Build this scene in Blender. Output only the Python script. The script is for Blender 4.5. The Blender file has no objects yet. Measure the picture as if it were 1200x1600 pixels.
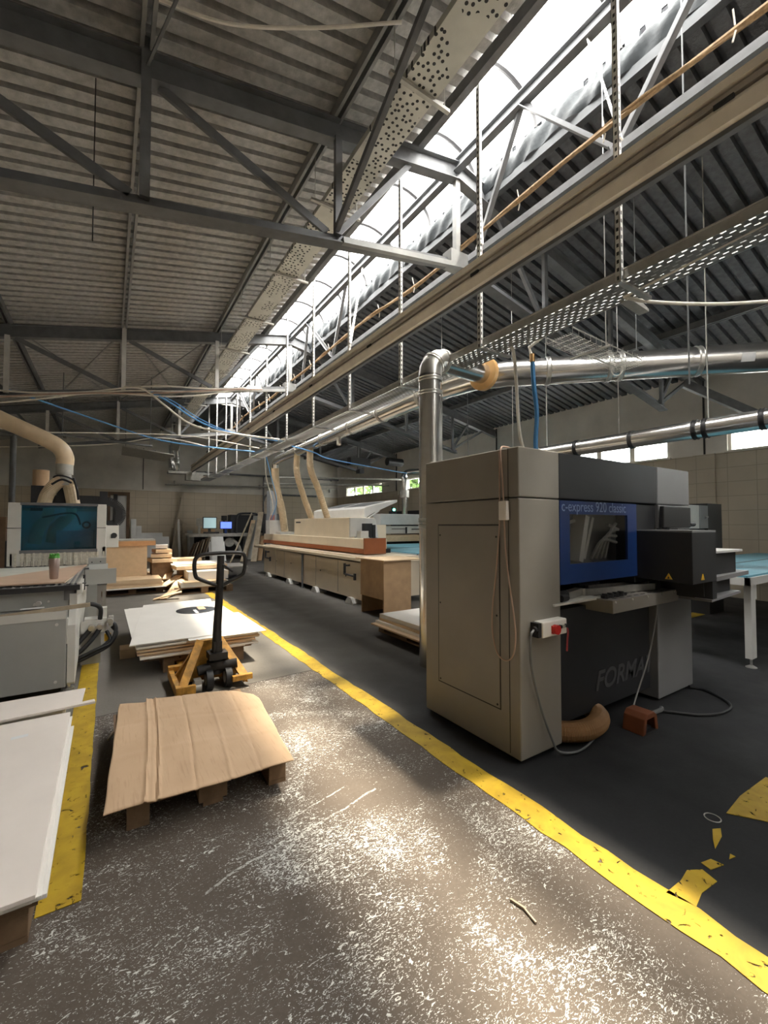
import bpy, bmesh, math, random
from mathutils import Vector, Matrix
random.seed(7)
SC = bpy.context.scene
COL = SC.collection
V = Vector
PI = math.pi

# ------------------------------------------------------------------ mesh builder
class B:
    def __init__(s): s.bm = bmesh.new()
    def face(s, pts):
        vs = [s.bm.verts.new(p) for p in pts]
        try: return s.bm.faces.new(vs)
        except ValueError: return None
    def hexa(s, lo, hi):
        a = [s.bm.verts.new(p) for p in lo]; b = [s.bm.verts.new(p) for p in hi]
        n = len(a)
        s.bm.faces.new(a[::-1]); s.bm.faces.new(b)
        for i in range(n): s.bm.faces.new((a[i], a[(i+1) % n], b[(i+1) % n], b[i]))
        return s
    def box(s, x0, x1, y0, y1, z0, z1):
        return s.hexa([(x0,y0,z0),(x1,y0,z0),(x1,y1,z0),(x0,y1,z0)], [(x0,y0,z1),(x1,y0,z1),(x1,y1,z1),(x0,y1,z1)])
    def prism(s, poly, axis, c0, c1):
        f = {'x': lambda a,b,c: (c,a,b), 'y': lambda a,b,c: (a,c,b), 'z': lambda a,b,c: (a,b,c)}[axis]
        return s.hexa([f(a,b,c0) for a,b in poly], [f(a,b,c1) for a,b in poly])
    def sweep(s, prof, p0, p1, up=(0,0,1)):
        p0, p1 = V(p0), V(p1); d = (p1-p0).normalized()
        side = d.cross(V(up))
        if side.length < 1e-4: side = d.cross(V((1,0,0)))
        side.normalize(); u = side.cross(d)
        return s.hexa([p0+side*a+u*b for a,b in prof], [p1+side*a+u*b for a,b in prof])
    def bar(s, p0, p1, w, h=None, up=(0,0,1)):
        h = h or w
        return s.sweep([(-w/2,-h/2),(w/2,-h/2),(w/2,h/2),(-w/2,h/2)], p0, p1, up)
    def angle(s, p0, p1, w, t=.008, up=(0,0,1), flip=1):
        s.sweep([(0,0),(flip*w,0),(flip*w,t),(0,t)], p0, p1, up)
        return s.sweep([(0,0),(flip*t,0),(flip*t,w),(0,w)], p0, p1, up)
    def ibeam(s, p0, p1, w, h, t=.012):
        s.bar(V(p0)+V((0,0,h/2-t/2)), V(p1)+V((0,0,h/2-t/2)), w, t)
        s.bar(V(p0)-V((0,0,h/2-t/2)), V(p1)-V((0,0,h/2-t/2)), w, t)
        return s.bar(p0, p1, t, h-2*t)
    def tube(s, pts, r, seg=10, radii=None, caps=True):
        pts = [V(p) for p in pts]; n = len(pts); rings = []; ref = None
        for i, p in enumerate(pts):
            d = (pts[min(i+1,n-1)]-pts[max(i-1,0)]).normalized()
            if ref is None:
                ref = d.orthogonal().normalized()
            ref = (ref - d*ref.dot(d)).normalized()
            b = d.cross(ref); rr = radii[i] if radii else r
            rings.append([s.bm.verts.new(p+(ref*math.cos(2*PI*k/seg)+b*math.sin(2*PI*k/seg))*rr) for k in range(seg)])
        for i in range(n-1):
            for k in range(seg):
                s.bm.faces.new((rings[i][k], rings[i][(k+1)%seg], rings[i+1][(k+1)%seg], rings[i+1][k]))
        if caps:
            s.bm.faces.new(rings[0][::-1]); s.bm.faces.new(rings[-1])
        return s
    def cyl(s, p0, p1, r, seg=16): return s.tube([p0, p1], r, seg)
    def ring(s, c, axis, R, r, seg=24, rs=8):
        c = V(c); ax = V(axis).normalized(); a = ax.orthogonal().normalized(); b = ax.cross(a)
        pts = [c+(a*math.cos(2*PI*k/seg)+b*math.sin(2*PI*k/seg))*R for k in range(seg+1)]
        return s.tube(pts, r, rs, caps=False)
    def grid(s, fn, nu, nv):
        g = [[s.bm.verts.new(fn(i/nu, j/nv)) for j in range(nv+1)] for i in range(nu+1)]
        for i in range(nu):
            for j in range(nv): s.bm.faces.new((g[i][j], g[i+1][j], g[i+1][j+1], g[i][j+1]))
        return s

def smooth_path(pts, k=8):
    """Catmull-Rom through the points."""
    pts = [V(p) for p in pts]; P = [pts[0]*2-pts[1]] + pts + [pts[-1]*2-pts[-2]]; out = []
    for i in range(1, len(P)-2):
        a,b,c,d = P[i-1],P[i],P[i+1],P[i+2]
        for j in range(k):
            t = j/k
            out.append(.5*((2*b)+(c-a)*t+(2*a-5*b+4*c-d)*t*t+(3*b-a-3*c+d)*t**3))
    out.append(pts[-1]); return out

def root_loc(p):
    l = V((0,0,0))
    while p is not None: l += p.location; p = p.parent
    return l

def obj(name, b, mat, parent=None, kind=None, bevel=0, smooth=False, label=None, local=False):
    bm = b.bm
    bmesh.ops.recalc_face_normals(bm, faces=bm.faces)
    off = V((0,0,0)) if local else root_loc(parent)
    if off.length: bmesh.ops.translate(bm, verts=bm.verts, vec=-off)
    me = bpy.data.meshes.new(name); bm.to_mesh(me); bm.free()
    for m in (mat if isinstance(mat, (list, tuple)) else [mat]): me.materials.append(m)
    if smooth:
        me.polygons.foreach_set('use_smooth', [True]*len(me.polygons))
        try: me.set_sharp_from_angle(angle=math.radians(40))
        except Exception: pass
    o = bpy.data.objects.new(name, me); COL.objects.link(o)
    if parent: o.parent = parent
    if kind: o['kind'] = kind
    if label: o['label'] = label
    if bevel:
        md = o.modifiers.new('bevel', 'BEVEL'); md.width = bevel; md.segments = 2; md.limit_method = 'ANGLE'
    return o

def thing(name, label, cat, loc=(0,0,0), group=None, kind=None):
    o = bpy.data.objects.new(name, None); COL.objects.link(o); o.location = loc; o.empty_display_size = .1
    o['label'] = label; o['category'] = cat
    if group: o['group'] = group
    if kind: o['kind'] = kind
    return o

def single(name, label, cat, b, mat, group=None, **kw):
    vs = [v.co for v in b.bm.verts]
    c = V((sum(min(f(v) for v in vs)+max(f(v) for v in vs) for f in (lambda v: v.x,))/2,
           sum(min(f(v) for v in vs)+max(f(v) for v in vs) for f in (lambda v: v.y,))/2, min(v.z for v in vs)))
    bmesh.ops.translate(b.bm, verts=b.bm.verts, vec=-c)
    o = obj(name, b, mat, None, **kw); o.location = c
    o['label'] = label; o['category'] = cat
    if group: o['group'] = group
    return o

def struct(name, b, mat, parent=None, **kw): return obj(name, b, mat, parent, kind='structure', **kw)

def dup(root, loc, rotz, label, group=None):
    r = root.copy(); COL.objects.link(r); r.location = loc; r.rotation_euler = (0,0,rotz); r['label'] = label
    if group: r['group'] = group
    for ch in list(root.children):
        c = ch.copy(); COL.objects.link(c); c.parent = r
        for g in list(ch.children):
            d = g.copy(); COL.objects.link(d); d.parent = c
    return r

# ------------------------------------------------------------------ materials
class N:
    def __init__(s, name):
        s.m = bpy.data.materials.new(name); s.m.use_nodes = True; s.t = s.m.node_tree; s.t.nodes.clear()
        s.out = s.t.nodes.new('ShaderNodeOutputMaterial'); s.bs = s.n('ShaderNodeBsdfPrincipled'); s.l(s.bs, 0, s.out, 0)
    def n(s, k, **p):
        o = s.t.nodes.new(k)
        for a, v in p.items(): setattr(o, a, v)
        return o
    def l(s, a, ai, b, bi): s.t.links.new(a.outputs[ai], b.inputs[bi])
    def v(s, node, i, x): node.inputs[i].default_value = x
    def coord(s, w='Object', scale=None):
        c = s.n('ShaderNodeTexCoord')
        if scale is None: return c, w
        m = s.n('ShaderNodeMapping'); s.l(c, w, m, 0); s.v(m, 'Scale', scale); return m, 0
    def noise(s, sc, det=4, dist=0, rough=.55, co=None):
        t = s.n('ShaderNodeTexNoise'); s.v(t,'Scale',sc); s.v(t,'Detail',det); s.v(t,'Distortion',dist); s.v(t,'Roughness',rough)
        c, i = co or s.coord(); s.l(c, i, t, 'Vector'); return t
    def ramp(s, src, so, stops):
        r = s.n('ShaderNodeValToRGB'); e = r.color_ramp.elements
        while len(e) < len(stops): e.new(.5)
        for k, (p, c) in enumerate(stops): e[k].position = p; e[k].color = tuple(c)+(1,) if len(c) == 3 else c
        s.l(src, so, r, 0); return r
    def mix(s, fac, a, b, mode='MIX'):
        m = s.n('ShaderNodeMix', data_type='RGBA', blend_type=mode)
        for sock, x in ((0, fac), (6, a), (7, b)):
            if isinstance(x, tuple) and len(x) == 2 and hasattr(x[0], 'outputs'): s.l(x[0], x[1], m, sock)
            else: m.inputs[sock].default_value = (tuple(x)+(1,)) if isinstance(x, tuple) else x
        return (m, 2)
    def math(s, op, a, b=0.0, c=None):
        m = s.n('ShaderNodeMath', operation=op)
        for k, x in enumerate((a, b) if c is None else (a, b, c)):
            if isinstance(x, tuple): s.l(x[0], x[1], m, k)
            else: m.inputs[k].default_value = x
        return (m, 0)
    def bump(s, src, so, strength, dist=.01):
        b = s.n('ShaderNodeBump'); s.v(b,'Strength',strength); s.v(b,'Distance',dist); s.l(src, so, b, 'Height'); s.l(b, 0, s.bs, 'Normal')
    def holes(s, mask):
        """mask (node, socket): 1 where the sheet is punched through."""
        t = s.n('ShaderNodeBsdfTransparent'); m = s.n('ShaderNodeMixShader')
        s.l(mask[0], mask[1], m, 0); s.l(s.bs, 0, m, 1); s.l(t, 0, m, 2); s.l(m, 0, s.out, 0)

def pmat(name, col, rough=.6, metal=0., var=.12, scale=5, bump=0., bscale=80, stretch=None, spec=.5):
    k = N(name)
    co = k.coord('Object', stretch) if stretch else k.coord()
    t = k.noise(scale, 5, co=co)
    lo = tuple(c*(1-var) for c in col); hi = tuple(min(1, c*(1+var)) for c in col)
    r = k.ramp(t, 0, [(.3, lo), (.7, hi)]); k.l(r, 0, k.bs, 'Base Color')
    k.v(k.bs,'Roughness',rough); k.v(k.bs,'Metallic',metal); k.v(k.bs,'Specular IOR Level',spec)
    if bump:
        b = k.noise(bscale, 3); k.bump(b, 0, bump)
    return k.m

def emat(name, col, s):
    k = N(name); k.v(k.bs,'Base Color',(*col,1)); k.v(k.bs,'Emission Color',(*col,1)); k.v(k.bs,'Emission Strength',s); return k.m

M = {}
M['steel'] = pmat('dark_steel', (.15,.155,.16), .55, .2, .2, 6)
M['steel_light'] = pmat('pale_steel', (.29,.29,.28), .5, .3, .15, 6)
M['post_lit'] = pmat('post_lit', (.62,.61,.58), .5, .1, .1, 6)  # lit copy of the post steel, brighter light put into the colour
M['galv'] = pmat('galvanised', (.62,.61,.58), .33, .85, .16, 9, .05, 30)
M['galv_dull'] = pmat('galvanised_dull', (.46,.45,.41), .5, .5, .16, 12)
M['duct'] = pmat('duct_metal', (.66,.65,.63), .24, .95, .14, 4, .04, 14, (1,.25,1))
M['deck_shaded'] = pmat('deck_shaded', (.12,.125,.135), .8, 0, .22, 14, .5, 60)  # shaded copy of the deck colour: the dimmer light is put into it
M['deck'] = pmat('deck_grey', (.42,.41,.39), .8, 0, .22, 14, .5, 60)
M['plaster_light'] = pmat('plaster_light', (.70,.67,.62), .9, 0, .12, 1.3, .15, 40)
M['plaster'] = pmat('plaster', (.66,.63,.57), .9, 0, .14, 1.3, .15, 40)
M['beige_rail'] = pmat('beige_rail', (.93,.84,.72), .55, 0, .1, 5)
M['dark'] = pmat('dark_groove', (.03,.03,.03), .7, 0, .1)
M['mgrey'] = pmat('machine_grey', (.275,.255,.225), .48, .1, .06, 3, .05, 200)
M['mgrey_cool'] = pmat('machine_grey_cool', (.22,.22,.225), .48, .1, .05, 3)
M['mdark'] = pmat('machine_dark', (.024,.025,.028), .5, .1, .12, 3)
M['mblue'] = pmat('machine_blue', (.012,.04,.17), .4, 0, .05, 3)
M['black'] = pmat('black_plastic', (.018,.018,.02), .45, 0, .15)
M['rubber'] = pmat('black_rubber', (.012,.012,.013), .55, 0, .15)
M['red'] = pmat('red_plastic', (.55,.02,.015), .35, 0, .05)
M['red_cord'] = pmat('red_cord', (.4,.05,.06), .6, 0, .05)
M['white'] = pmat('white_paint', (.62,.62,.60), .45, 0, .06, 4)
M['lamp_white'] = pmat('white_plastic', (.8,.77,.72), .4, 0, .06, 4)
M['cream'] = pmat('cream_paint', (.80,.70,.545), .45, .05, .07, 2)
M['cream_rail'] = pmat('cream_rail', (.76,.67,.52), .4, .1, .07, 3)
M['orange'] = pmat('orange_paint', (.30,.095,.032), .45, 0, .1, 5)
M['orange_box'] = pmat('orange_box', (.19,.055,.018), .6, 0, .15, 6)
M['jack_yellow'] = pmat('jack_yellow', (.46,.23,.035), .55, .1, .5, 16)
M['jack_black'] = pmat('jack_black', (.022,.02,.019), .45, .3, .3, 20)
M['pallet'] = pmat('pallet_wood', (.19,.12,.066), .8, 0, .3, 9, .2, 60, (1,.15,1))
M['pallet_dark'] = pmat('pallet_wood_dark', (.17,.105,.06), .85, 0, .3, 9, .2, 60, (1,.15,1))
M['chip'] = pmat('chipboard', (.66,.49,.31), .75, 0, .06, 10, .1, 180)
M['chip_edge'] = pmat('chipboard_edge', (.47,.33,.19), .85, 0, .3, 90)
M['orange_edge'] = pmat('orange_edge', (.62,.33,.15), .6, 0, .1, 8)
M['white_board'] = pmat('white_melamine', (.80,.775,.73), .42, 0, .04, 3)
M['pink_board'] = pmat('pink_melamine', (.78,.72,.67), .45, 0, .04, 3)
M['ply'] = pmat('hardboard', (.50,.33,.185), .7, 0, .12, 6)
M['plank'] = pmat('grey_plank', (.36,.30,.22), .8, 0, .25, 6, 0, 60, (1,1,.2))
M['hose'] = pmat('hose_beige', (.68,.53,.35), .32, 0, .1, 6)
M['hose_dark'] = pmat('hose_brown', (.30,.17,.075), .45, 0, .15, 6)
M['blue_hose'] = pmat('blue_hose', (.05,.20,.42), .4, 0, .08, 8)
M['blue_wire'] = pmat('blue_wire', (.14,.38,.75), .5, 0, .05, 8)
M['wire'] = pmat('beige_wire', (.80,.76,.68), .6, 0, .12, 8)
M['pink_wire'] = pmat('pink_wire', (.48,.34,.27), .6, 0, .1, 8)
M['brown_wire'] = pmat('brown_wire', (.40,.27,.15), .75, 0, .3, 30)
M['blue_top'] = pmat('blue_table', (.12,.33,.42), .55, 0, .1, 3)
M['cncgrey'] = pmat('cnc_grey', (.36,.365,.345), .5, .1, .06, 3)
M['cncwhite'] = pmat('cnc_white', (.60,.59,.55), .45, 0, .07, 3)
M['brick'] = pmat('old_brown', (.16,.10,.06), .8, 0, .2, 5)
M['plastic'] = pmat('crumpled_sheet', (.034,.039,.042), .6, 0, .4, 3, .5, 14, spec=.25)
M['cup'] = pmat('cup_steel', (.42,.33,.30), .3, .7, .1, 4)
M['green'] = pmat('green_lid', (.08,.32,.05), .5, 0, .3, 30)
M['amber'] = pmat('amber_plywood', (.75,.45,.18), .4, 0, .12, 7)
M['copper'] = pmat('brass', (.55,.33,.14), .35, .8, .1)
M['sign_yellow'] = pmat('sign_yellow', (.62,.36,.02), .5, 0, .05)
M['letter_blue'] = pmat('letter_blue', (.22,.30,.55), .5, 0, .03)
M['letter_grey'] = pmat('letter_grey', (.10,.10,.105), .45, .2, .03)
M['screen'] = emat('screen_glow', (.35,.5,.52), .35)
M['screen_blue'] = emat('blue_screen_glow', (.12,.2,.9), .8)
M['led'] = emat('green_led', (.1,.9,.5), 5)
M['paper'] = pmat('paper', (.75,.76,.77), .7, 0, .03)
M['leafy'] = pmat('leafy', (.06,.11,.02), .8, 0, .5, 6)

def deck_mat(): return M['deck']

def brick_mat(name, c1, c2, mortar, bw, bh):
    k = N(name); c = k.n('ShaderNodeTexCoord'); sep = k.n('ShaderNodeSeparateXYZ'); k.l(c,'Object',sep,0)
    s = k.math('ADD', (sep,0), (sep,1)); cmb = k.n('ShaderNodeCombineXYZ'); k.l(s[0],0,cmb,0); k.l(sep,2,cmb,1)
    b = k.n('ShaderNodeTexBrick'); b.offset = 0.0; k.l(cmb,0,b,'Vector')
    k.v(b,'Scale',1.0); k.v(b,'Brick Width',bw); k.v(b,'Row Height',bh); k.v(b,'Mortar Size',.008); k.v(b,'Mortar Smooth',.3)
    k.v(b,'Color1',(*c1,1)); k.v(b,'Color2',(*c2,1)); k.v(b,'Mortar',(*mortar,1))
    t = k.noise(1.2, 5); m = k.mix((k.ramp(t,0,[(.35,(0,0,0)),(.7,(.35,.35,.35))]),0), (b,0), tuple(x*.62 for x in c1))
    k.l(m[0], m[1], k.bs, 'Base Color'); k.v(k.bs,'Roughness',.5); k.bump(b,'Fac',-.3); return k.m
M['tile'] = brick_mat('wall_tile', (.60,.51,.38), (.56,.475,.355), (.40,.34,.26), .48, .30)
M['tile_light'] = brick_mat('wall_tile_light', (.52,.46,.36), (.49,.43,.335), (.36,.32,.25), .48, .30)

SCR = [(.35,1.90,1.30,2.10,.006),(.72,2.12,1.16,2.20,.004)]
def floor_mat():
    k = N('workshop_floor'); g = k.n('ShaderNodeNewGeometry'); sep = k.n('ShaderNodeSeparateXYZ'); k.l(g,'Position',sep,0)
    pos = (g,'Position')
    base = k.noise(1.1, 6, .3, co=pos); fine = k.noise(60, 3, co=pos)
    concrete = k.ramp(base,0,[(.3,(.088,.071,.056)),(.7,(.14,.115,.092))])
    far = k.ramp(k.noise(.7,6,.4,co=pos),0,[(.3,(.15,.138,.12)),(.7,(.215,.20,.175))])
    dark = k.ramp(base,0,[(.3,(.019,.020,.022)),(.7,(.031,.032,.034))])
    # white paint flecks
    mp = k.n('ShaderNodeMapping'); k.l(g,'Position',mp,0); k.v(mp,'Rotation',(0,0,.6)); k.v(mp,'Scale',(1,1.9,1))
    fl = k.noise(24, 3, 2.6, .55, co=(mp,0)); big = k.noise(1.7, 5, .8, co=pos)
    thr = k.math('MULTIPLY_ADD', (k.ramp(big,0,[(.33,(1,1,1)),(.66,(0,0,0))]),0), .15, .548)
    d = k.math('SUBTRACT', (fl,0), thr); mask = k.math('MULTIPLY', d, 28.0); mask[0].use_clamp = True
    f2 = k.noise(62, 2, 1.8, .5, co=(mp,0)); d2 = k.math('SUBTRACT', (f2,0), k.math('ADD', thr, .0)); m2 = k.math('MULTIPLY', d2, 18.0); m2[0].use_clamp = True
    mask = k.math('MAXIMUM', mask, k.math('MULTIPLY', m2, .8))
    wob = k.noise(3, 3, co=pos)
    for (x0,y0,x1,y1,w) in SCR:
        L = math.hypot(x1-x0,y1-y0); nx, ny = -(y1-y0)/L, (x1-x0)/L; tx, ty = (x1-x0)/L, (y1-y0)/L
        dist = k.math('ADD', k.math('MULTIPLY_ADD', (sep,0), nx, -(nx*x0+ny*y0)), k.math('MULTIPLY', (sep,1), ny))
        dist = k.math('ADD', dist, k.math('MULTIPLY', k.math('SUBTRACT', (wob,0), .5), .10))
        al = k.math('ADD', k.math('MULTIPLY_ADD', (sep,0), tx, -(tx*x0+ty*y0)), k.math('MULTIPLY', (sep,1), ty))
        m = k.math('MULTIPLY', k.math('LESS_THAN', k.math('ABSOLUTE', dist), w), k.math('LESS_THAN', k.math('ABSOLUTE', k.math('SUBTRACT', al, L/2)), L/2))
        mask = k.math('MAXIMUM', mask, k.math('MULTIPLY', m, k.math('MULTIPLY', k.math('GREATER_THAN', (fl,0), .46), .55)))
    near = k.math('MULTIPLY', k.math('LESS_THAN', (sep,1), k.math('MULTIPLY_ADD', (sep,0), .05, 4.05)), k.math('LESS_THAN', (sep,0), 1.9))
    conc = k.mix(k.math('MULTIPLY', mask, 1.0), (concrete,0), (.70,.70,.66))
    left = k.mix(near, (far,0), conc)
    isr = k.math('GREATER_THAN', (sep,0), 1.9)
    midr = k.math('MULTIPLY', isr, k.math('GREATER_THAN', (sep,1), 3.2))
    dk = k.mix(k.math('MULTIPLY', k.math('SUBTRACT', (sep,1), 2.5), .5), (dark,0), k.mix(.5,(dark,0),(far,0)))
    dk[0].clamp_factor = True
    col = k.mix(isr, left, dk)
    jo = k.math('LESS_THAN', k.math('ABSOLUTE', k.math('SUBTRACT', (sep,1), k.math('MULTIPLY_ADD', (sep,0), .05, 4.05))), .006)
    jo = k.math('MULTIPLY', jo, k.math('LESS_THAN', (sep,0), 1.8))
    col = k.mix(jo, col, (.04,.035,.03))
    tint = k.mix(k.math('MULTIPLY',(fine,0),.35), col, (.0,.0,.0))
    k.l(tint[0], tint[1], k.bs, 'Base Color')
    rr = k.ramp(k.noise(2.2,5,co=pos),0,[(.3,(.62,.62,.62)),(.7,(.85,.85,.85))]); k.l(rr,0,k.bs,'Roughness'); k.v(k.bs,'Specular IOR Level',.3)
    k.bump(fine,0,.12,.004); return k.m
M['floor'] = floor_mat()

def paint_mat():
    k = N('yellow_floor_paint'); g = k.n('ShaderNodeNewGeometry'); pos = (g,'Position')
    t = k.noise(9, 6, .5, co=pos); c = k.ramp(t,0,[(.3,(.36,.23,.01)),(.65,(.50,.335,.016))])
    k.l(c,0,k.bs,'Base Color'); k.v(k.bs,'Roughness',.55)
    w = k.noise(24, 5, .8, co=pos); mk = k.ramp(w,0,[(.625,(0,0,0)),(.66,(1,1,1))]); k.holes((mk,0)); return k.m
M['paint'] = paint_mat()

def slot_mat(name, col, period, slot, rows):
    """sheet punched with rows of slots that run along y."""
    k = N(name); c = k.n('ShaderNodeTexCoord'); sep = k.n('ShaderNodeSeparateXYZ'); k.l(c,'Object',sep,0)
    rx = k.math('MULTIPLY', (sep,0), 1/rows); row = k.math('FLOOR', rx); fx = k.math('FRACT', rx)
    yy = k.math('FRACT', k.math('ADD', k.math('MULTIPLY', (sep,1), 1/period), k.math('MULTIPLY', row, .5)))
    m = k.math('MULTIPLY', k.math('LESS_THAN', yy, slot), k.math('LESS_THAN', k.math('ABSOLUTE', k.math('SUBTRACT', fx, .5)), .15))
    
    t = k.noise(8,4); r = k.ramp(t,0,[(.3,tuple(x*.8 for x in col)),(.7,col)]); k.l(r,0,k.bs,'Base Color')
    k.v(k.bs,'Metallic',.35); k.v(k.bs,'Roughness',.5)
    tr = k.n('ShaderNodeBsdfTranslucent'); tr.inputs[0].default_value = (.85,.85,.83,1); tp = k.n('ShaderNodeBsdfTransparent')  # pale translucent fill in the slots stands in for light on their lips
    hm = k.n('ShaderNodeMixShader'); hm.inputs[0].default_value = .3; k.l(tr,0,hm,1); k.l(tp,0,hm,2)
    mm = k.n('ShaderNodeMixShader'); k.l(m[0],m[1],mm,0); k.l(k.bs,0,mm,1); k.l(hm,0,mm,2); k.l(mm,0,k.out,0); return k.m
M['tray'] = slot_mat('punched_tray', (.30,.30,.29), .07, .48, .042)

def dots_mat():
    k = N('punched_galvanised'); co = k.coord('Object')
    v = k.n('ShaderNodeTexVoronoi'); v.voronoi_dimensions = '2D'; k.v(v,'Scale',17); k.v(v,'Randomness',.6); k.l(co[0],co[1],v,'Vector')
    big = k.noise(2.2, 2)
    thr = k.math('MULTIPLY', k.math('GREATER_THAN', (big,0), .46), .24)
    m = k.math('LESS_THAN', (v,'Distance'), thr)
    t = k.noise(3,5); r = k.ramp(t,0,[(.3,(.50,.50,.45)),(.7,(.64,.63,.57))])
    mx = k.mix(m, (r,0), (.02,.02,.02)); k.l(mx[0],mx[1],k.bs,'Base Color')
    k.v(k.bs,'Metallic',.25); k.v(k.bs,'Roughness',.5); return k.m
M['dots'] = dots_mat()

def strut_mat():
    k = N('punched_strut'); c = k.n('ShaderNodeTexCoord'); sep = k.n('ShaderNodeSeparateXYZ'); k.l(c,'Object',sep,0)
    g = k.n('ShaderNodeSeparateXYZ'); k.l(c,'Generated',g,0)
    f = k.math('LESS_THAN', k.math('FRACT', k.math('MULTIPLY',(sep,2),1/.06)), .45)
    a = k.math('LESS_THAN', k.math('ABSOLUTE', k.math('SUBTRACT',(g,0),.5)), .2)
    b = k.math('LESS_THAN', k.math('ABSOLUTE', k.math('SUBTRACT',(g,1),.5)), .2)
    m = k.math('MULTIPLY', f, k.math('MAXIMUM', a, b))
    mx = k.mix(m, (.80,.79,.76), (.05,.05,.05)); k.l(mx[0],mx[1],k.bs,'Base Color')
    k.v(k.bs,'Metallic',.4); k.v(k.bs,'Roughness',.45); return k.m
M['strut'] = strut_mat()

def card_mat():
    k = N('corrugated_cardboard'); t = k.noise(2.5,5,co=k.coord()); r = k.ramp(t,0,[(.3,(.50,.345,.215)),(.7,(.58,.41,.265))])
    s = k.noise(14,4,co=k.coord('Object',(6,.4,1))); r2 = k.ramp(s,0,[(.55,(1,1,1)),(.75,(.84,.82,.8))])
    m = k.mix(1.0,(r,0),(r2,0),'MULTIPLY'); k.l(m[0],m[1],k.bs,'Base Color'); k.v(k.bs,'Roughness',.72); k.v(k.bs,'Specular IOR Level',.3); return k.m
M['card'] = card_mat()

def glaze(name, tint, gloss, rough=.05, trans=0.0):
    k = N(name); t = k.n('ShaderNodeBsdfTransparent'); t.inputs[0].default_value = (*tint,1)
    g = k.n('ShaderNodeBsdfGlossy'); g.inputs['Roughness'].default_value = rough; g.inputs[0].default_value = (.9,.95,1,1)
    m = k.n('ShaderNodeMixShader'); m.inputs[0].default_value = gloss; k.l(t,0,m,1); k.l(g,0,m,2)
    if trans:
        tr = k.n('ShaderNodeBsdfTranslucent'); tr.inputs[0].default_value = (.92,.93,.94,1)
        m2 = k.n('ShaderNodeMixShader'); m2.inputs[0].default_value = trans; k.l(m,0,m2,1); k.l(tr,0,m2,2); m = m2
    k.l(m,0,k.out,0); return k.m
M['glass'] = glaze('window_glass', (.9,.93,.93), .06)
M['blue_glass'] = glaze('blue_glass', (.15,.50,.66), .06, .03)
M['clear_glass'] = glaze('clear_guard', (.86,.86,.86), .10, .12)
M['skin'] = glaze('polycarbonate', (.95,.96,.97), .03, .2, .40)

# ------------------------------------------------------------------ room numbers
XL, XR, YF, YB = -3.55, 10.85, -6.0, 21.6
YS = 16.2                                   # far end of the skylight
RX = 3.65                                   # ridge line
SL, SR = 3.04, 4.18                         # skylight opening
def chord_top(x): return 5.21 + .205*((x if x < RX else 2*RX-x)+.7)
def deck_z(x): return chord_top(x) + .13
def low_z(x): return 4.16 + .2*((x if x < RX else 2*RX-x)-.2)
TY = [3.95, 9.85, 15.75]

b = B(); b.box(XL-.3, XR+.3, YF-.3, YB+.3, -.2, 0); struct('floor', b, M['floor'])

def line_mesh(x0, x1, y0, y1, step=.12, j=.012):
    b = B(); n = int((y1-y0)/step)
    L = [(x0+random.uniform(-j,j), y0+(y1-y0)*i/n) for i in range(n+1)]; R = [(x1+random.uniform(-j,j), y0+(y1-y0)*i/n) for i in range(n+1)]
    for i in range(n): b.hexa([(*L[i],.001),(*R[i],.001),(*R[i+1],.001),(*L[i+1],.001)], [(*L[i],.004),(*R[i],.004),(*R[i+1],.004),(*L[i+1],.004)])
    return b
b = line_mesh(1.80, 1.95, -2, 13.5); struct('floor_line', b, M['paint'])
b = line_mesh(-.215, -.065, 2.12, 9.5, j=.003); struct('floor_line', b, M['paint'])
for poly in ([(1.93,.87),(1.96,.775),(2.05,.79),(2.17,.78),(2.19,.84),(2.13,.875),(2.05,.865)], [(2.22,.82),(2.30,.80),(2.29,.845),(2.23,.86)],
             [(2.38,.86),(2.50,.875),(2.56,.90),(2.52,.92),(2.44,.89)], [(2.36,.80),(2.40,.79),(2.40,.81)], [(2.72,.93),(2.82,.785),(3.3,.80),(3.3,.93),(2.95,.945)],
             [(5.6,3.15),(6.4,3.1),(6.4,3.28),(5.7,3.3)], [(7.2,3.12),(8.4,3.1),(8.4,3.28),(7.2,3.3)]):
    b = B(); b.prism(poly,'z',.001,.004); struct('floor_line', b, M['paint'])
b = B(); b.ring((2.62,.955,.002),(0,0,1),.035,.003,20,5); single('rubber_ring','small grey ring lying flat by the worn yellow floor patches','ring',b,M['galv_dull'])

# corrugated roof, two slopes
def slope_mesh(x0, x1):
    b = B(); P = .19; y = YF-.2; prev = None; pts = []
    while y < YB+.1:
        for dy, dz in ((0,0),(.122,0),(.129,.085),(.183,.085)): pts.append((y+dy, dz))
        y += P
    for yy, dz in pts:
        a = b.bm.verts.new((x0,yy,deck_z(x0)+dz)); c = b.bm.verts.new((x1,yy,deck_z(x1)+dz))
        if prev: b.bm.faces.new((prev[0],prev[1],c,a))
        prev = (a,c)
    return b
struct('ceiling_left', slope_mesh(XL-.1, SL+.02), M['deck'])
struct('ceiling_right', slope_mesh(SR-.02, XR+.1), M['deck_shaded'])

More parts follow.
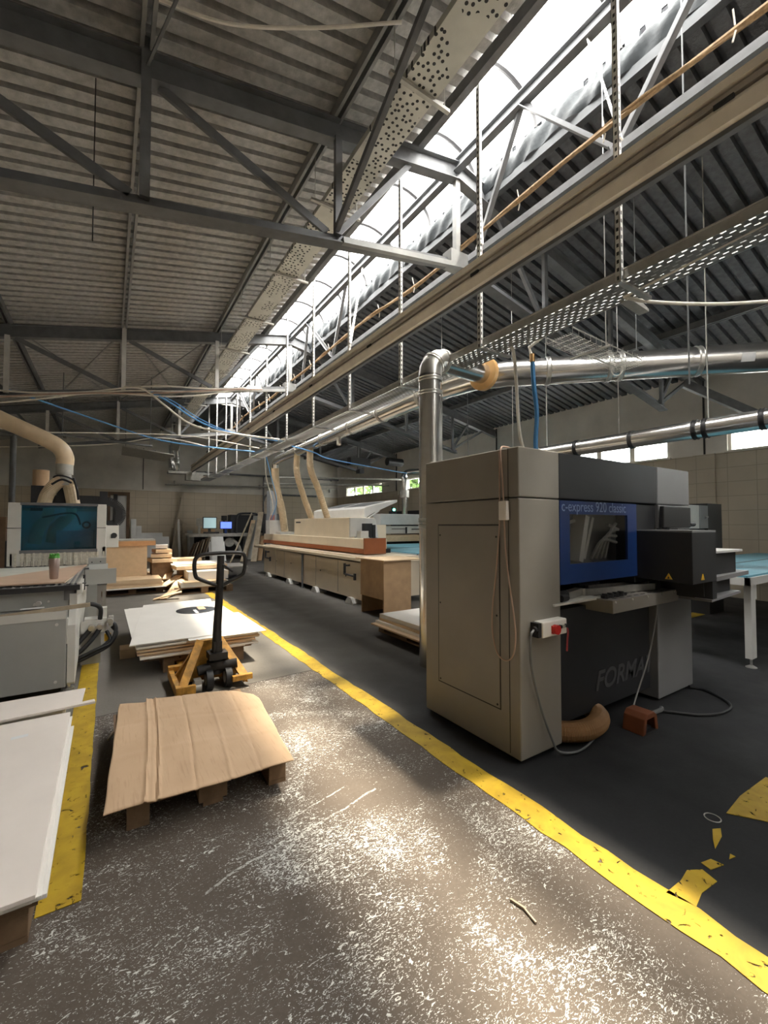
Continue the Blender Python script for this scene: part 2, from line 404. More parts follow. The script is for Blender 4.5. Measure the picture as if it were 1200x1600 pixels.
# walls
TZ = 3.02
b = B(); b.box(XL-.25,XL,YF,YB+.25,0,TZ); struct('wall_left', b, M['tile'])
b = B(); b.box(XL-.25,XL+.0,YF,YB+.25,TZ,deck_z(XL)+.1); struct('wall_left', b, M['plaster'])
b = B(); b.box(XL,XR,YB,YB+.25,0,TZ); struct('wall_back', b, M['tile'])
b = B(); b.prism([(XL,TZ),(XR,TZ),(XR,deck_z(XR)+.03),(RX,deck_z(RX)+.0),(XL,deck_z(XL)+.03)],'y',YB+.02,YB+.25); struct('wall_back', b, M['plaster'])
b = B(); b.prism([(XL,0),(XR,0),(XR,deck_z(XR)+.03),(RX,deck_z(RX)+.3),(XL,deck_z(XL)+.03)],'y',YF-.25,YF); struct('wall_front', b, M['plaster'])
b = B(); b.box(XR,XR+.25,YF,YB+.25,0,TZ); struct('wall_right', b, M['tile_light'])
WIN = [(-1.6,.6,2),(1.35,3.55,2),(4.65,7.2,3),(7.6,9.2,2),(10.4,12.6,2),(13.05,15.1,2),(17.0,20.6,4)]
b = B(); y = YF
WZ0, WZ1 = TZ+.02, 3.50
for (a,c,_) in WIN: b.box(XR+.02,XR+.25,y,a,TZ,WZ1); y = c
b.box(XR+.02,XR+.25,y,YB+.25,TZ,WZ1); b.box(XR+.02,XR+.25,YF,YB+.25,WZ1,deck_z(XR)+.06)
struct('wall_right', b, M['plaster_light'])
for i,(a,c,n) in enumerate(WIN, 1):
    b = B(); fx0, fx1 = XR+.06, XR+.13
    b.box(fx0,fx1,a,c,TZ,TZ+.05); b.box(fx0,fx1,a,c,WZ1-.04,WZ1)
    for q in range(n+1):
        yy = a+(c-a)*q/n; b.box(fx0,fx1,max(a,yy-.06),min(c,yy+.06),TZ+.05,WZ1-.04)
    w = struct('window_%d' % i, b, M['plaster'])
    b = B(); b.box(XR+.085,XR+.095,a+.02,c-.02,TZ+.04,WZ1-.03); obj('glass', b, M['glass'], w, kind='structure')
    b = B(); b.box(XR-.05,XR+.06,a-.05,c+.05,TZ-.015,TZ+.02); obj('sill', b, M['plaster'], w, kind='structure')
for yy in TY + [-1.95]:
    b = B(); b.box(XR-.06,XR+.1,yy-.2,yy+.2,0,TZ); struct('wall_pilaster', b, M['tile_light'])
    b = B(); b.box(XR-.02,XR+.05,yy-.012,yy+.012,TZ,deck_z(XR)-.05); struct('wall_joint', b, M['dark'])
for xx in (1.25,):
    b = B(); b.box(xx-.015,xx+.015,YB-.006,YB+.03,TZ+.05,4.9); struct('wall_joint', b, M['dark'])

# trees beyond the far windows
for k,(cx,cy,cz,rr,lab) in enumerate(((14.5,25.2,3.4,2.4,'green bushy tree outside the farthest window'),(14.2,18.6,3.2,1.6,'green tree outside the window before the farthest one'))):
    b = B()
    for q in range(70):
        a, e, ra = random.uniform(0,2*PI), random.uniform(-1.2,1.4), rr*random.uniform(.5,1)
        p = V((cx+ra*math.cos(a)*math.cos(e), cy+1.3*ra*math.sin(a)*math.cos(e), cz+ra*math.sin(e)))
        for w in range(12):
            d = V((random.gauss(0,.3),random.gauss(0,.3),random.gauss(0,.3)))+p; s1 = V((random.uniform(-1,1),random.uniform(-1,1),random.uniform(-1,1)))*.32; s2 = V((random.uniform(-1,1),random.uniform(-1,1),random.uniform(-1,1)))*.32
            b.face([d,d+s1,d+s1+s2,d+s2])
    t = thing('tree', lab, 'tree', (cx,cy,0)); obj('foliage', b, M['leafy'], t)
    b = B(); b.tube([(cx,cy,-.5),(cx+.1,cy,cz)],.12,8); obj('trunk', b, M['brick'], t)

# ------------------------------------------------------------------ skylight
sk = thing('skylight','long translucent barrel skylight running along the roof ridge','skylight',(RX,8,6.1))
sk['kind'] = 'structure'
def arc(t, r=.0):
    a = PI*(1-t); cx = (SL+SR)/2; R = (SR-SL)/2
    return V((cx+(R+r)*math.cos(a), 0, 6.16+(R*.75+r)*math.sin(a)))
b = B(); b.grid(lambda u,v: arc(u)+V((0,YF+(YS-YF)*v,0)), 16, 1); obj('glazing', b, M['skin'], sk, smooth=True, kind='structure')
yy = YF+.3
while yy < YS:
    b = B(); b.tube([arc(i/14,-.035)+V((0,yy,0)) for i in range(15)], .03, 6); obj('arched_rib', b, M['black'], sk, smooth=True, kind='structure'); yy += .98
b = B(); b.box(SL-.05,SL+.03,YF,YS,5.96,6.09); obj('edge_beam', b, M['steel'], sk, kind='structure')
b = B(); b.box(SR-.03,SR+.05,YF,YS,5.80,5.90); b.box(SR,SR+.04,YF,YS,5.90,6.17); obj('kerb', b, pmat('kerb_grey',(.07,.075,.08),.7,0,.2), sk, kind='structure')
b = B()
def sheet(u, v):
    y = -2+18*v; z = 5.90+.25*u
    w = .018*math.sin(y*9+3*math.sin(y*2.1))+.014*math.sin(y*23+u*7)+.012*math.sin(u*6+y*4)
    return V((SR-.045+w-.03*math.sin(u*PI), y, z+.012*math.sin(y*5)))
b.grid(sheet, 7, 420); obj('plastic_sheeting', b, M['plastic'], sk, smooth=True, label='crumpled grey plastic sheeting along the right kerb', kind='structure')

b = B(); b.face([arc(i/14)+V((0,YS,0)) for i in range(15)]+[V((SR,YS,5.9)),V((SL,YS,5.9))]); obj('end_panel', b, M['galv_dull'], sk, kind='structure')
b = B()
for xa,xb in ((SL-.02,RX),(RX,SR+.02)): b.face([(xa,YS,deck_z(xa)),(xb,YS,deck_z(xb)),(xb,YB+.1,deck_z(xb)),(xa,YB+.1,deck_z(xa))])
struct('ceiling_ridge', b, M['deck_shaded'])
# ------------------------------------------------------------------ roof trusses
ordw = ['nearest','second','third']
NODES = [-1.55,.2,1.95]
for k, ty in enumerate(TY):
    t = thing('roof_truss', ['dark steel roof truss nearest the camera, spanning above the pallet truck','middle steel roof truss with white and blue cables along its lower chord','farthest steel roof truss, in the dark end before the back wall'][k], 'truss', (RX,ty,4.9), 'steel roof trusses')
    for sgn, nm in ((-1,'left'),(1,'right')):
        X = lambda x: x if sgn < 0 else 2*RX-x
        b = B(); x0 = XL+.05
        b.ibeam((X(x0),ty,chord_top(x0)-.115),(X(RX),ty,chord_top(RX)-.115),.13,.23); obj('upper_chord', b, M['steel'], t)
        b = B()
        b.bar((X(-1.75),ty,low_z(-1.75)-.05),(X(3.75),ty,low_z(3.75)-.05),.15,.012)
        b.bar((X(-1.75),ty,low_z(-1.75)),(X(3.75),ty,low_z(3.75)),.03,.10); obj('lower_chord', b, M['steel'], t)
        for x in NODES:
            b = B(); zt = chord_top(x)+.1 if x == .2 else chord_top(x)-.2
            b.bar((X(x),ty-.05,low_z(x)),(X(x),ty-.05,zt),.075,.05,(0,1,0)); obj('post', b, M['post_lit'] if k and sgn < 0 else M['steel'], t)  # left posts of the farther trusses take the lit colour
        for xa, xb in ((-1.45,.1),(.3,1.85)):
            b = B(); b.bar((X(xa),ty,chord_top(xa)-.23),(X(xb),ty,low_z(xb)+.04),.03,.08); obj('diagonal', b, M['steel'], t)
        b = B(); b.bar((X(1.97),ty,low_z(1.97)+.04),(X(2.9),ty,chord_top(2.9)-.22),.05,.06); obj('diagonal', b, M['steel'], t)
        b = B(); b.bar((X(-1.55),ty,low_z(-1.55)),(X(-2.25),ty,chord_top(-2.25)-.2),.05,.06); obj('diagonal', b, M['steel'], t)
        b = B(); b.bar((X(-1.55),ty,low_z(-1.55)),(X(-2.9),ty,chord_top(-2.9)-.2),.05,.06); obj('diagonal', b, M['steel'], t)
    b = B(); b.bar((RX,ty,low_z(RX)),(RX,ty,chord_top(RX)-.2),.07,.07,(0,1,0)); obj('post', b, M['steel_light'], t)
    b = B(); b.box(RX-.16,RX+.12,ty-.08,ty+.08,4.72,4.92); obj('gusset', b, M['steel_light'], t)
    b = B(); b.bar((2.0,ty-.06,4.46),(3.95,ty-.06,4.80),.06,.06); obj('splice_angle', b, M['steel_light'], t, label='pale angle iron at the chord end')

# purlins, ridge beam, ties
PL = [(-1.55,'left slope, first from the left wall'),(.2,'left slope, beside the truss posts'),(1.95,'left slope, beside the wide punched tray'),
      (5.35,'right slope, nearest the skylight'),(7.1,'right slope, middle one'),(8.85,'right slope, nearest the right wall')]
for x, lab in PL:
    b = B(); z = deck_z(x)-.075
    b.bar((x-.035,YF,z),(x-.035,YB,z),.03,.12); b.bar((x+.035,YF,z),(x+.035,YB,z),.03,.12)
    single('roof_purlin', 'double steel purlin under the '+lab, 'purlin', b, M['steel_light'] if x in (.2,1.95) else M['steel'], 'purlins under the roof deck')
b = B(); b.ibeam((RX,YF,6.06),(RX,YB,6.06),.10,.14); single('ridge_beam','straight steel beam running lengthwise inside the skylight','beam',b,M['steel'],kind='thing')
b = B(); b.bar((3.88,YF,4.95),(3.88,YB,4.95),.06,.08); single('tie_beam','grey steel tie running along the ridge under the skylight\'s right edge','beam',b,M['steel'],kind='thing')
br = []
for ya in (2.95, 8.8, 14.7):
    br += [((RX,ya,6.0),(3.86,ya-.85,4.98)), ((RX,ya,6.0),(3.86,ya+.85,4.98))]
for ya in (1.0,7.0,12.9): br += [((RX,ya,6.0),(3.86,ya+1.0,4.98))]
nm = ['first','second','third','fourth','fifth','sixth','seventh','eighth','ninth']
br.sort(key=lambda p: p[1][1])
for k,(p,q) in enumerate(br):
    b = B(); b.angle(p,q,.055,.008); single('ridge_brace', '%s slanted brace, counted from the camera, between ridge beam and tie' % nm[k], 'brace', b, M['steel'], 'slanted braces under the skylight')
# near bay braces that hang from the first truss
b = B(); b.bar((1.93,3.88,4.55),(1.95,2.1,5.62),.05,.06); single('truss_brace','slanted brace rising towards the camera from the nearest truss','brace',b,M['steel'])
b = B(); b.bar((.2,3.9,5.25),(.55,2.7,5.5),.02,.02); single('thin_brace','thin rod from the top of the nearest truss post','rod',b,M['steel'])
b = B(); b.bar((9.9,3.95,4.42),(10.83,2.92,3.6),.10,.16); single('wall_brace','dark steel brace running from the roof truss down to the right wall','brace',b,M['steel'])
q = 0
for (ya,yb2) in ((9.85,15.75),):
    for xa, xb in ((-1.55,.2),(.2,1.95)):
        for p0,p1,w in (((xa,ya),(xb,yb2),'rising'),((xb,ya),(xa,yb2),'falling')):
            b = B(); b.bar((p0[0],p0[1],chord_top(p0[0])-.02+(.05 if w == 'rising' else 0)),(p1[0],p1[1],chord_top(p1[0])-.02+(.05 if w == 'rising' else 0)),.03,.03)
            single('wind_brace', 'thin %s cross brace under the far left roof, %s the truss post' % (w, 'left of' if xa < 0 else 'right of'), 'brace', b, M['steel_light'], 'cross braces in the far roof bay'); q += 1
b = B(); b.tube(smooth_path([(.15,3.5,5.42),(.7,3.35,5.4),(1.3,3.1,5.5),(1.95,2.75,5.62)],10), .013, 8)
single('ceiling_conduit','white plastic conduit sagging under the near left roof','conduit',b,M['wire'],smooth=True)
for (x,y0,y1,nmb,lab) in ((.0,4.6,4.75,0,'left of the nearest truss post'),):
    b = B(); b.cyl((-.16,4.45,5.45),(-.16,4.45,3.98),.005,6); single('hanger_wire','thin dark wire hanging from the left roof '+lab,'wire',b,M['black'])

# ------------------------------------------------------------------ wide galvanised tray left of the skylight
t = thing('galvanised_tray','wide pale punched metal tray hanging along the left edge of the skylight','cable tray',(2.2,8,5.25))
b = B(); b.box(2.03,2.36,-2,17.5,5.245,5.25); b.box(2.03,2.036,-2,17.5,5.25,5.31); b.box(2.354,2.36,-2,17.5,5.25,5.31); obj('tray_bottom', b, M['dots'], t)
b = B(); b.box(2.03,2.36,17.3,19.4,4.3,4.305); b.hexa([(2.03,17.5,5.245),(2.36,17.5,5.245),(2.36,19.3,4.55),(2.03,19.3,4.55)],[(2.03,17.5,5.25),(2.36,17.5,5.25),(2.36,19.3,4.555),(2.03,19.3,4.555)]) ; b.bm.free(); 
b = B(); b.hexa([(2.03,17.5,5.245),(2.36,17.5,5.245),(2.36,19.3,4.55),(2.03,19.3,4.55)],[(2.03,17.5,5.25),(2.36,17.5,5.25),(2.36,19.3,4.555),(2.03,19.3,4.555)]); obj('sloping_end', b, M['galv_dull'], t)
for k in range(11):
    yh = 1.2+1.62*k
    b = B(); b.bar((1.88,yh,5.225),(2.52,yh,5.225),.035,.03); b.cyl((1.93,yh,5.22),(1.93,yh,deck_z(1.93)),.005,6); b.cyl((2.47,yh,5.22),(2.47,yh,deck_z(2.47)),.005,6); obj('hanger', b, M['galv_dull'], t)

# ------------------------------------------------------------------ beige conductor rail, struts and punched tray
t = thing('conductor_rail','long beige ribbed rail hanging lengthwise below the skylight','rail',(3.04,8,3.8))
y0, y1 = -3.0, 20.2
b = B(); b.prism([(2.985,4.055),(3.075,4.055),(3.075,4.105),(2.98,4.105)],'y',y0,y1); obj('upper_rail', b, M['beige_rail'], t)
b = B(); b.prism([(3.03,3.93),(3.07,3.93),(3.07,4.055),(3.03,4.055)],'y',y0,y1); obj('core', b, M['black'], t, label='dark groove between the rails')
b = B(); b.prism([(2.99,3.99),(3.035,3.99),(3.035,4.028),(2.99,4.028)],'y',y0,y1); obj('middle_rail', b, pmat('grey_rail',(.50,.44,.37),.5), t, label='grey middle rib')
b = B(); b.prism([(2.985,3.962),(2.97,3.93),(2.99,3.845),(3.06,3.830),(3.075,3.962)],'y',y0,y1); obj('lower_rail', b, M['beige_rail'], t)
b = B(); b.prism([(3.02,3.805),(3.065,3.805),(3.065,3.836),(3.02,3.836)],'y',y0,y1); obj('contact_strip', b, M['steel'], t)
for k in range(7):
    yc = .95+2.02*k
    b = B(); b.box(2.972,2.992,yc-.05,yc+.05,3.955,3.985); b.cyl((2.968,yc,3.97),(2.992,yc,3.97),.012,8); obj('joint_clamp', b, M['dark'], t)

ends = ['first','second','third','fourth','fifth','sixth','seventh','eighth','ninth','tenth','eleventh','twelfth']
for k in range(12):
    ys = 1.63+1.385*k
    t = thing('hanger_strut','%s punched steel strut, counted from the camera, hanging from skylight to cable tray' % ends[k],'strut',(3.1,ys,3.28),'punched hanger struts along the rail')
    b = B(); b.box(3.08,3.085,ys-.021,ys+.021,3.28,6.0); b.box(3.08,3.115,ys-.021,ys-.016,3.28,6.0); b.box(3.08,3.115,ys+.016,ys+.021,3.28,6.0); obj('post', b, M['strut'], t)
    if k in (0,1,3):
        b = B(); b.bar((3.1,ys-.03,4.32),(3.66,ys+.55,6.02),.034,.012,(0,-1,.3)); obj('arm', b, M['strut'], t)
    b = B(); b.box(3.085,3.53,ys-.02,ys+.02,3.262,3.285); b.cyl((3.52,ys,3.27),(3.52,ys,3.42),.006,6); obj('bracket', b, M['galv'], t)

t = thing('cable_tray','punched metal cable tray hanging lengthwise below the beige rail','cable tray',(3.28,8,3.28))
b = B(); b.box(3.125,3.46,-1.5,18.6,3.29,3.294); obj('tray_bottom', b, M['tray'], t)
b = B(); b.box(3.121,3.125,-1.5,18.6,3.29,3.36); b.box(3.46,3.464,-1.5,18.6,3.29,3.36); obj('tray_side', b, M['galv'], t)
b = B(); b.box(3.112,3.13,-1.5,18.6,3.356,3.366); b.box(3.455,3.473,-1.5,18.6,3.356,3.366); obj('rim', b, M['galv'], t)
b = B()
for k in range(6):
    pts = [(3.18+.035*k+.02*math.sin(yq*1.3+k), yq, 3.315+.012*math.sin(yq*2+k*2)) for yq in [-1.5+.4*i for i in range(50)]]
    b.tube(pts, .011, 6)
obj('cables_inside', b, M['black'], t, smooth=True)

# mesh side tray, conduits
t = thing('wire_mesh_tray','short wire mesh tray branching from the cable tray across to the big duct','cable tray',(4,2.4,3.2))
b = B()
for k in range(13):
    yq = 2.28+.0225*k; b.cyl((3.48,yq,3.24),(4.85,yq+.05,3.24),.003,5)
for k in range(15):
    xq = 3.52+.095*k; b.tube([(xq,2.28,3.30),(xq,2.28,3.24),(xq,2.55,3.24),(xq,2.55,3.30)],.003,5)
b.cyl((3.52,2.28,3.3),(4.85,2.33,3.3),.006,5); b.cyl((3.52,2.55,3.3),(4.85,2.6,3.3),.006,5); obj('mesh', b, M['galv_dull'], t)
b = B(); b.box(4.0,4.03,2.2,2.62,3.215,3.23); b.cyl((4.015,2.25,3.22),(4.015,2.25,deck_z(4.3)),.005,6); obj('hanger', b, M['galv'], t)
b = B(); b.ring((4.86,2.6,3.27),(.6,.7,.2),.06,.005,18,5); obj('cable_loop', b, M['wire'], t)
b = B(); b.tube([(3.37,1.74,3.29),(3.27,.9,3.3),(3.2,.2,3.3)],.014,8); single('conduit','straight pale conduit under the near end of the cable tray','conduit',b,M['wire'],smooth=True)
b = B(); b.tube(smooth_path([(3.36,1.72,3.27),(3.6,1.62,3.26),(4.0,1.35,3.24),(4.5,1.02,3.27),(5.2,.6,3.32)],8),.014,8); single('conduit','curved pale conduit leaving the cable tray towards the right wall','conduit',b,M['wire'],smooth=True)
b = B(); b.prism([(3.43,3.28),(3.43,3.36),(3.72,3.28),(3.72,3.26)],'y',1.72,1.80); single('tray_bracket','dark triangular bracket under the near end of the cable tray','bracket',b,M['galv_dull'])

# brown cable bundle
b = B(); pts = [(3.70+.025*math.sin(yq*1.7), yq, 5.03+.03*math.sin(yq*1.05)) for yq in [-1+.3*i for i in range(64)]]
b.tube(pts,.022,7); b.tube([V(p)+V((.03*math.sin(3*p[1]),0,.03*math.cos(3*p[1]))) for p in pts],.012,6)
t = thing('cable_bundle','brown taped cable bundle running along under the ridge','cable',(3.7,8,5)); obj('cables', b, M['brown_wire'], t, smooth=True)
for k in range(16):
    yq = 1.1+.95*k; b = B(); z = 5.03+.03*math.sin(yq*1.05); b.tube([(3.70,yq,z-.03),(3.70,yq+.02,z-.1)],.007,5); b.tube([(3.69,yq,z),(3.66,yq,z+.1)],.006,5); obj('cable_tie', b, M['wire'], t)

# ------------------------------------------------------------------ extraction ducts
t = thing('main_duct','large galvanised extraction duct bending above the grey machine','duct',(4.1,6,3.35))
main = [(4.32,12.7,3.50),(4.24,10.5,3.5),(4.14,7.6,3.5),(4.08,5.5,3.5),(4.09,4.65,3.5),(4.16,4.2,3.5),(4.40,3.80,3.5),(4.75,3.47,3.5)]
rad = [.115,.125,.14,.15,.155,.16,.165,.172]
b = B(); b.tube(main,.14,24,radii=rad); obj('long_run', b, M['duct'], t, smooth=True)
dg = V((4.75,3.47,3.5)); de = V((8.3,.05,3.5)); dd = (de-dg).normalized()
b = B(); b.tube([dg,de],.172,24); obj('diagonal_run', b, M['duct'], t, smooth=True)
def band(parent, c, d, R, mat=None, w=.045, nm='clamp_band'):
    c, d = V(c), V(d).normalized(); b = B(); b.tube([c-d*w/2,c+d*w/2],R,24); b.ring(c-d*w/2,d,R,.006,24,6); b.ring(c+d*w/2,d,R,.006,24,6); return obj(nm,b,mat or M['galv'],parent,smooth=True)
for s in (.02,.75,.88,1.75,2.6): band(t, dg+dd*s, dd, .179)
for (p,r) in (((4.08,5.2,3.5),.161),((4.085,4.75,3.5),.162),((4.10,6.4,3.5),.155),((4.14,7.6,3.5),.147),((4.19,9.1,3.5),.137),((4.25,10.8,3.5),.13)): band(t, p, (-.02,1,0), r)
b = B(); b.tube(smooth_path([(4.32,12.7,3.5),(4.34,12.95,3.46),(4.36,13.05,3.3)],6),.115,20); obj('end_elbow', b, M['duct'], t, smooth=True)
b = B(); b.cyl((4.14,8.2,3.39),(4.12,8.15,3.22),.05,14); obj('spout', b, M['galv'], t, smooth=True)
p = dg+dd*2.35; b = B(); b.tube([p+V((.0,.0,-.0)),p+dd*.13],.1435,24); b.bm.free()
b = B()
a0 = math.radians(-20)
sx = dd.cross(V((0,0,1)))
def lab(u,v):
    a = a0+u*.55; return dg+dd*(2.3+.13*v)+(sx*-math.cos(a)+V((0,0,1))*math.sin(a))*-.1435*(-1 if sx.y < 0 else 1)
b.grid(lambda u,v: dg+dd*(2.15+.14*v)+(V((-.69,-.72,0))*math.cos(-.55+u*.6)+V((0,0,1))*math.sin(-.55+u*.6))*.1740,6,1); obj('sticker', b, M['paper'], t)

t = thing('branch_duct','galvanised pipe rising behind the grey machine into the main duct','duct',(2.93,3.6,0))
b = B(); b.cyl((2.93,3.6,0),(2.93,3.6,3.12),.125,24); obj('riser', b, M['duct'], t, smooth=True)
b = B(); b.tube([(2.93,3.6,3.12),(2.935,3.6,3.20),(2.975,3.605,3.27),(3.04,3.61,3.315),(3.13,3.62,3.335)],.125,24); obj('elbow', b, M['galv'], t, smooth=True)
b = B(); b.cyl((3.13,3.62,3.335),(3.86,3.70,3.36),.118,24); obj('cross_pipe', b, M['duct'], t, smooth=True)
b = B(); d = V((.73,.08,.025)).normalized(); c = V((3.86,3.70,3.36)); b.tube([c-d*.035,c-d*.03,c+d*.03,c+d*.035],.2,28,radii=[.185,.20,.20,.185]); obj('collar', b, M['amber'], t, smooth=True, label='round orange plywood collar')
for c,d in (((2.93,3.6,3.08),(0,0,1)),((2.93,3.6,2.93),(0,0,1)),((2.985,3.605,3.275),(.6,0,.6)),((3.12,3.62,3.33),(1,.1,.03)),((2.93,3.6,1.55),(0,0,1)),((2.93,3.6,1.48),(0,0,1))): band(t,c,d,.13,w=.03)

t = thing('extraction_duct','shiny galvanised duct running along the right wall side behind the grey machine','duct',(5.6,3,2.5))
b = B(); b.cyl((5.52,7.0,2.6),(5.76,.2,2.6),.105,24); obj('run', b, M['duct'], t, smooth=True)
for yq in (.95,1.55,2.05,2.15,2.85,3.6,4.6): band(t,(5.52+.24*(7-yq)/6.8,yq,2.6),(-.035,1,0),.112,M['black'],w=.035)
for k in range(4):
    yq = 1.3+1.7*k; b = B(); x = 5.73-.035*yq+.0; b.cyl((x,yq,2.7),(x,yq,deck_z(x)),.006,6); obj('hanger_rod', b, M['galv'], t)
for (x,y,zb,w,labl) in ((5.75,2.05,2.72,.035,'beside the sticker on the big duct'),(5.9,4.3,2.3,.03,'behind the big duct, in front of the wall')):
    b = B(); b.box(x,x+w*.7,y,y+.006,zb,deck_z(x)); single('hanging_strip','punched steel strip hanging '+labl,'strut',b,M['galv_dull'])
# thin rods that hang from the roof
for (x,y,zb,lab2) in ((4.0,1.55,2.66,'beside the curved conduit'),(5.3,2.6,3.6,'just right of the mesh tray'),(6.2,6.4,2.9,'behind the grey machine, left one'),(7.6,6.2,2.6,'behind the grey machine, right one')):
    b = B(); b.cyl((x,y,zb),(x,y,deck_z(x)),.006,6); single('hanging_rod','thin steel rod hanging from the right roof '+lab2,'rod',b,M['steel'],'thin rods hanging from the right roof')

# hoses down to the edge bander
def hose(name, pts, r, lab2, mat, ribs=0, cat='hose', group=None):
    path = smooth_path(pts, 10)
    rr = None
    if ribs:
        fine = []; 
        for i in range(len(path)-1):
            for j in range(ribs): fine.append(path[i].lerp(path[i+1], j/ribs))
        fine.append(path[-1]); path = fine; rr = [r*(1 if i % 2 else .93) for i in range(len(path))]
    b = B(); b.tube(path, r, 14, radii=rr); return single(name, lab2, cat, b, mat, group, smooth=not ribs)
hose('dust_hose',[(4.36,13.05,3.32),(4.42,13.08,2.7),(4.6,13.1,2.0),(4.72,13.12,1.285)],.12,'thick beige hose at the far end of the edge banding machine',M['hose'],3,group='beige hoses above the edge bander')
hose('dust_hose',[(4.25,10.9,3.42),(4.27,10.95,2.9),(4.5,11.05,2.3),(4.78,11.15,1.68)],.085,'middle one of the beige hoses dropping to the edge banding machine',M['hose'],3,group='beige hoses above the edge bander')
hose('dust_hose',[(4.22,9.95,3.42),(4.24,9.95,2.9),(4.5,10.05,2.4),(4.80,10.15,1.68)],.085,'nearest of the beige hoses dropping to the edge banding machine',M['hose'],3,group='beige hoses above the edge bander')
# hanging lines at the grey machine
b = B(); b.tube(smooth_path([(3.36,2.85,3.29),(3.39,2.84,3.22),(3.40,2.82,2.9),(3.41,2.8,2.45),(3.42,2.75,2.2),(3.2,2.55,2.02)],8),.016,8)
single('power_cable','beige cable dropping from the tray to the grey machine top','cable',b,M['wire'],smooth=True)
t = thing('air_hose','blue air hose hanging from a pale pipe above the grey machine','hose',(3.5,2.6,2.0))
b = B(); b.tube(smooth_path([(3.52,2.72,3.16),(3.525,2.71,2.9),(3.54,2.69,2.6),(3.53,2.7,2.3),(3.5,2.65,2.02)],8),.022,10); obj('hose', b, M['blue_hose'], t, smooth=True)
b = B(); b.tube([(3.52,2.72,3.16),(3.50,2.74,3.27),(3.56,2.56,3.37)],.016,8); obj('pipe', b, M['wire'], t, smooth=True)
b = B(); b.cyl((3.52,2.72,3.12),(3.52,2.72,3.2),.026,10); obj('fitting', b, M['copper'], t, smooth=True)

# cables across the left half
def cable(lab2, pts, r, mat, group=None, k=10): 
    b = B(); b.tube(smooth_path(pts,k), r, 6); return single('cable',lab2,'cable',b,mat,group,smooth=True)
G = 'cables under the roof'
for q,(dz,am,lab2,m) in enumerate(((.0,.05,'white cable, uppermost along the middle truss','wire'),(-.07,.03,'pale cable just below the lower chord of the middle truss','wire'),(-.14,.06,'pale cable, lowest sagging one along the middle truss','wire'),(-.10,.02,'pinkish cable along the middle truss','pink_wire'))):
    cable(lab2,[(x, 9.72-.03*q, low_z(x)+dz+am*math.sin(x*2.2+q)) for x in (-3.3,-2.6,-1.8,-1.1,-.4,.3,.9,1.6,2.3,2.9)],.016,M[m],G)
cable('white cable swooping from the middle truss to the cable tray',[(.2,9.7,4.2),(.55,9.6,4.18),(.9,9.5,3.9),(1.4,9.4,3.55),(2.1,9.2,3.42),(3.1,9.0,3.36)],.02,M['wire'],G)
cable('blue cable swooping from the middle truss to the cable tray',[(.6,9.75,4.2),(1.0,9.6,4.0),(1.5,9.5,3.68),(2.1,9.3,3.45),(3.1,9.1,3.35)],.018,M['blue_wire'],G)
cable('second blue cable swooping beside the first to the tray',[(.68,9.75,4.2),(1.08,9.6,4.02),(1.55,9.5,3.72),(2.15,9.3,3.47),(3.12,9.1,3.37)],.010,M['blue_wire'],G)
cable('long blue cable sagging from the left wall past the third truss',[(-3.4,9.9,4.35),(-1.6,10.6,4.05),(-.3,11.4,3.85),(1.0,11.9,3.62),(2.2,11.6,3.50),(3.2,11.2,3.42)],.017,M['blue_wire'],G)
cable('blue cable crossing behind the beige hoses to the right wall',[(3.2,9.5,3.40),(4.2,9.75,3.30),(5.0,10.5,3.30),(7.0,11.6,3.35),(9.0,12.5,3.38),(10.8,13.0,3.45)],.016,M['blue_wire'],G)
cable('white cable along the farthest truss',[(-3.4,15.4,3.55),(-2,15.5,3.7),(0,15.6,4.0),(1.5,15.6,4.35),(3.3,15.5,4.1)],.016,M['wire'],G)
cable('white cable looping low under the left hose',[(-3.4,9.2,3.3),(-2.2,9.3,3.15),(-1.2,9.5,3.12),(0,9.9,3.3),(1.5,10.4,3.5),(3.1,10.5,3.4)],.010,M['wire'],G)
cable('blue cable dropping from the tray towards the edge bander',[(3.5,11.2,3.32),(3.75,11.6,2.9),(4.2,12.4,2.2),(4.42,13.56,1.67)],.014,M['blue_wire'],G)
cable('white cable dropping from the tray towards the edge bander',[(3.48,11.25,3.32),(3.7,11.8,2.8),(4.15,12.6,2.1),(4.40,13.7,1.67)],.014,M['wire'],G)

# ------------------------------------------------------------------ grey drilling machine on the right
def text(name, s, size, mat, parent, loc, rot, shear=0, ext=.0015, sx=1.0, fat=0):
    cu = bpy.data.curves.new(name,'FONT'); cu.body = s; cu.size = size; cu.shear = shear; cu.extrude = ext; cu.offset = fat
    tmp = bpy.data.objects.new(name, cu); COL.objects.link(tmp); bpy.context.view_layer.update()
    me = bpy.data.meshes.new_from_object(tmp.evaluated_get(bpy.context.evaluated_depsgraph_get())); bpy.data.objects.remove(tmp)
    me.materials.clear(); me.materials.append(mat)
    o = bpy.data.objects.new(name, me); COL.objects.link(o); o.parent = parent
    o.location = V(loc)-root_loc(parent); o.rotation_euler = rot; o.scale = (sx,1,1); return o
X0, X1, Y0, Y1, H = 2.17, 4.56, 1.79, 2.73, 2.0
mc = thing('drilling_machine','large grey and black panel drilling machine with blue guard by the yellow line','machine',(3.36,2.26,0))
bv = dict(bevel=.008)
b = B(); b.box(X0,2.585,Y0,Y1,.03,1.672); obj('side_pillar', b, M['mgrey'], mc, **bv)
b = B(); b.box(X0,2.585,Y0,Y1,1.678,H); obj('top_cover', b, M['mgrey'], mc, **bv)
b = B(); b.box(2.59,3.955,Y0+.004,Y1,1.678,H-.002); obj('top_cover', b, M['mdark'], mc, label='dark middle top cover', **bv)
b = B(); b.box(3.96,X1,Y0,Y1,1.678,H); obj('top_cover', b, M['mgrey_cool'], mc, **bv)
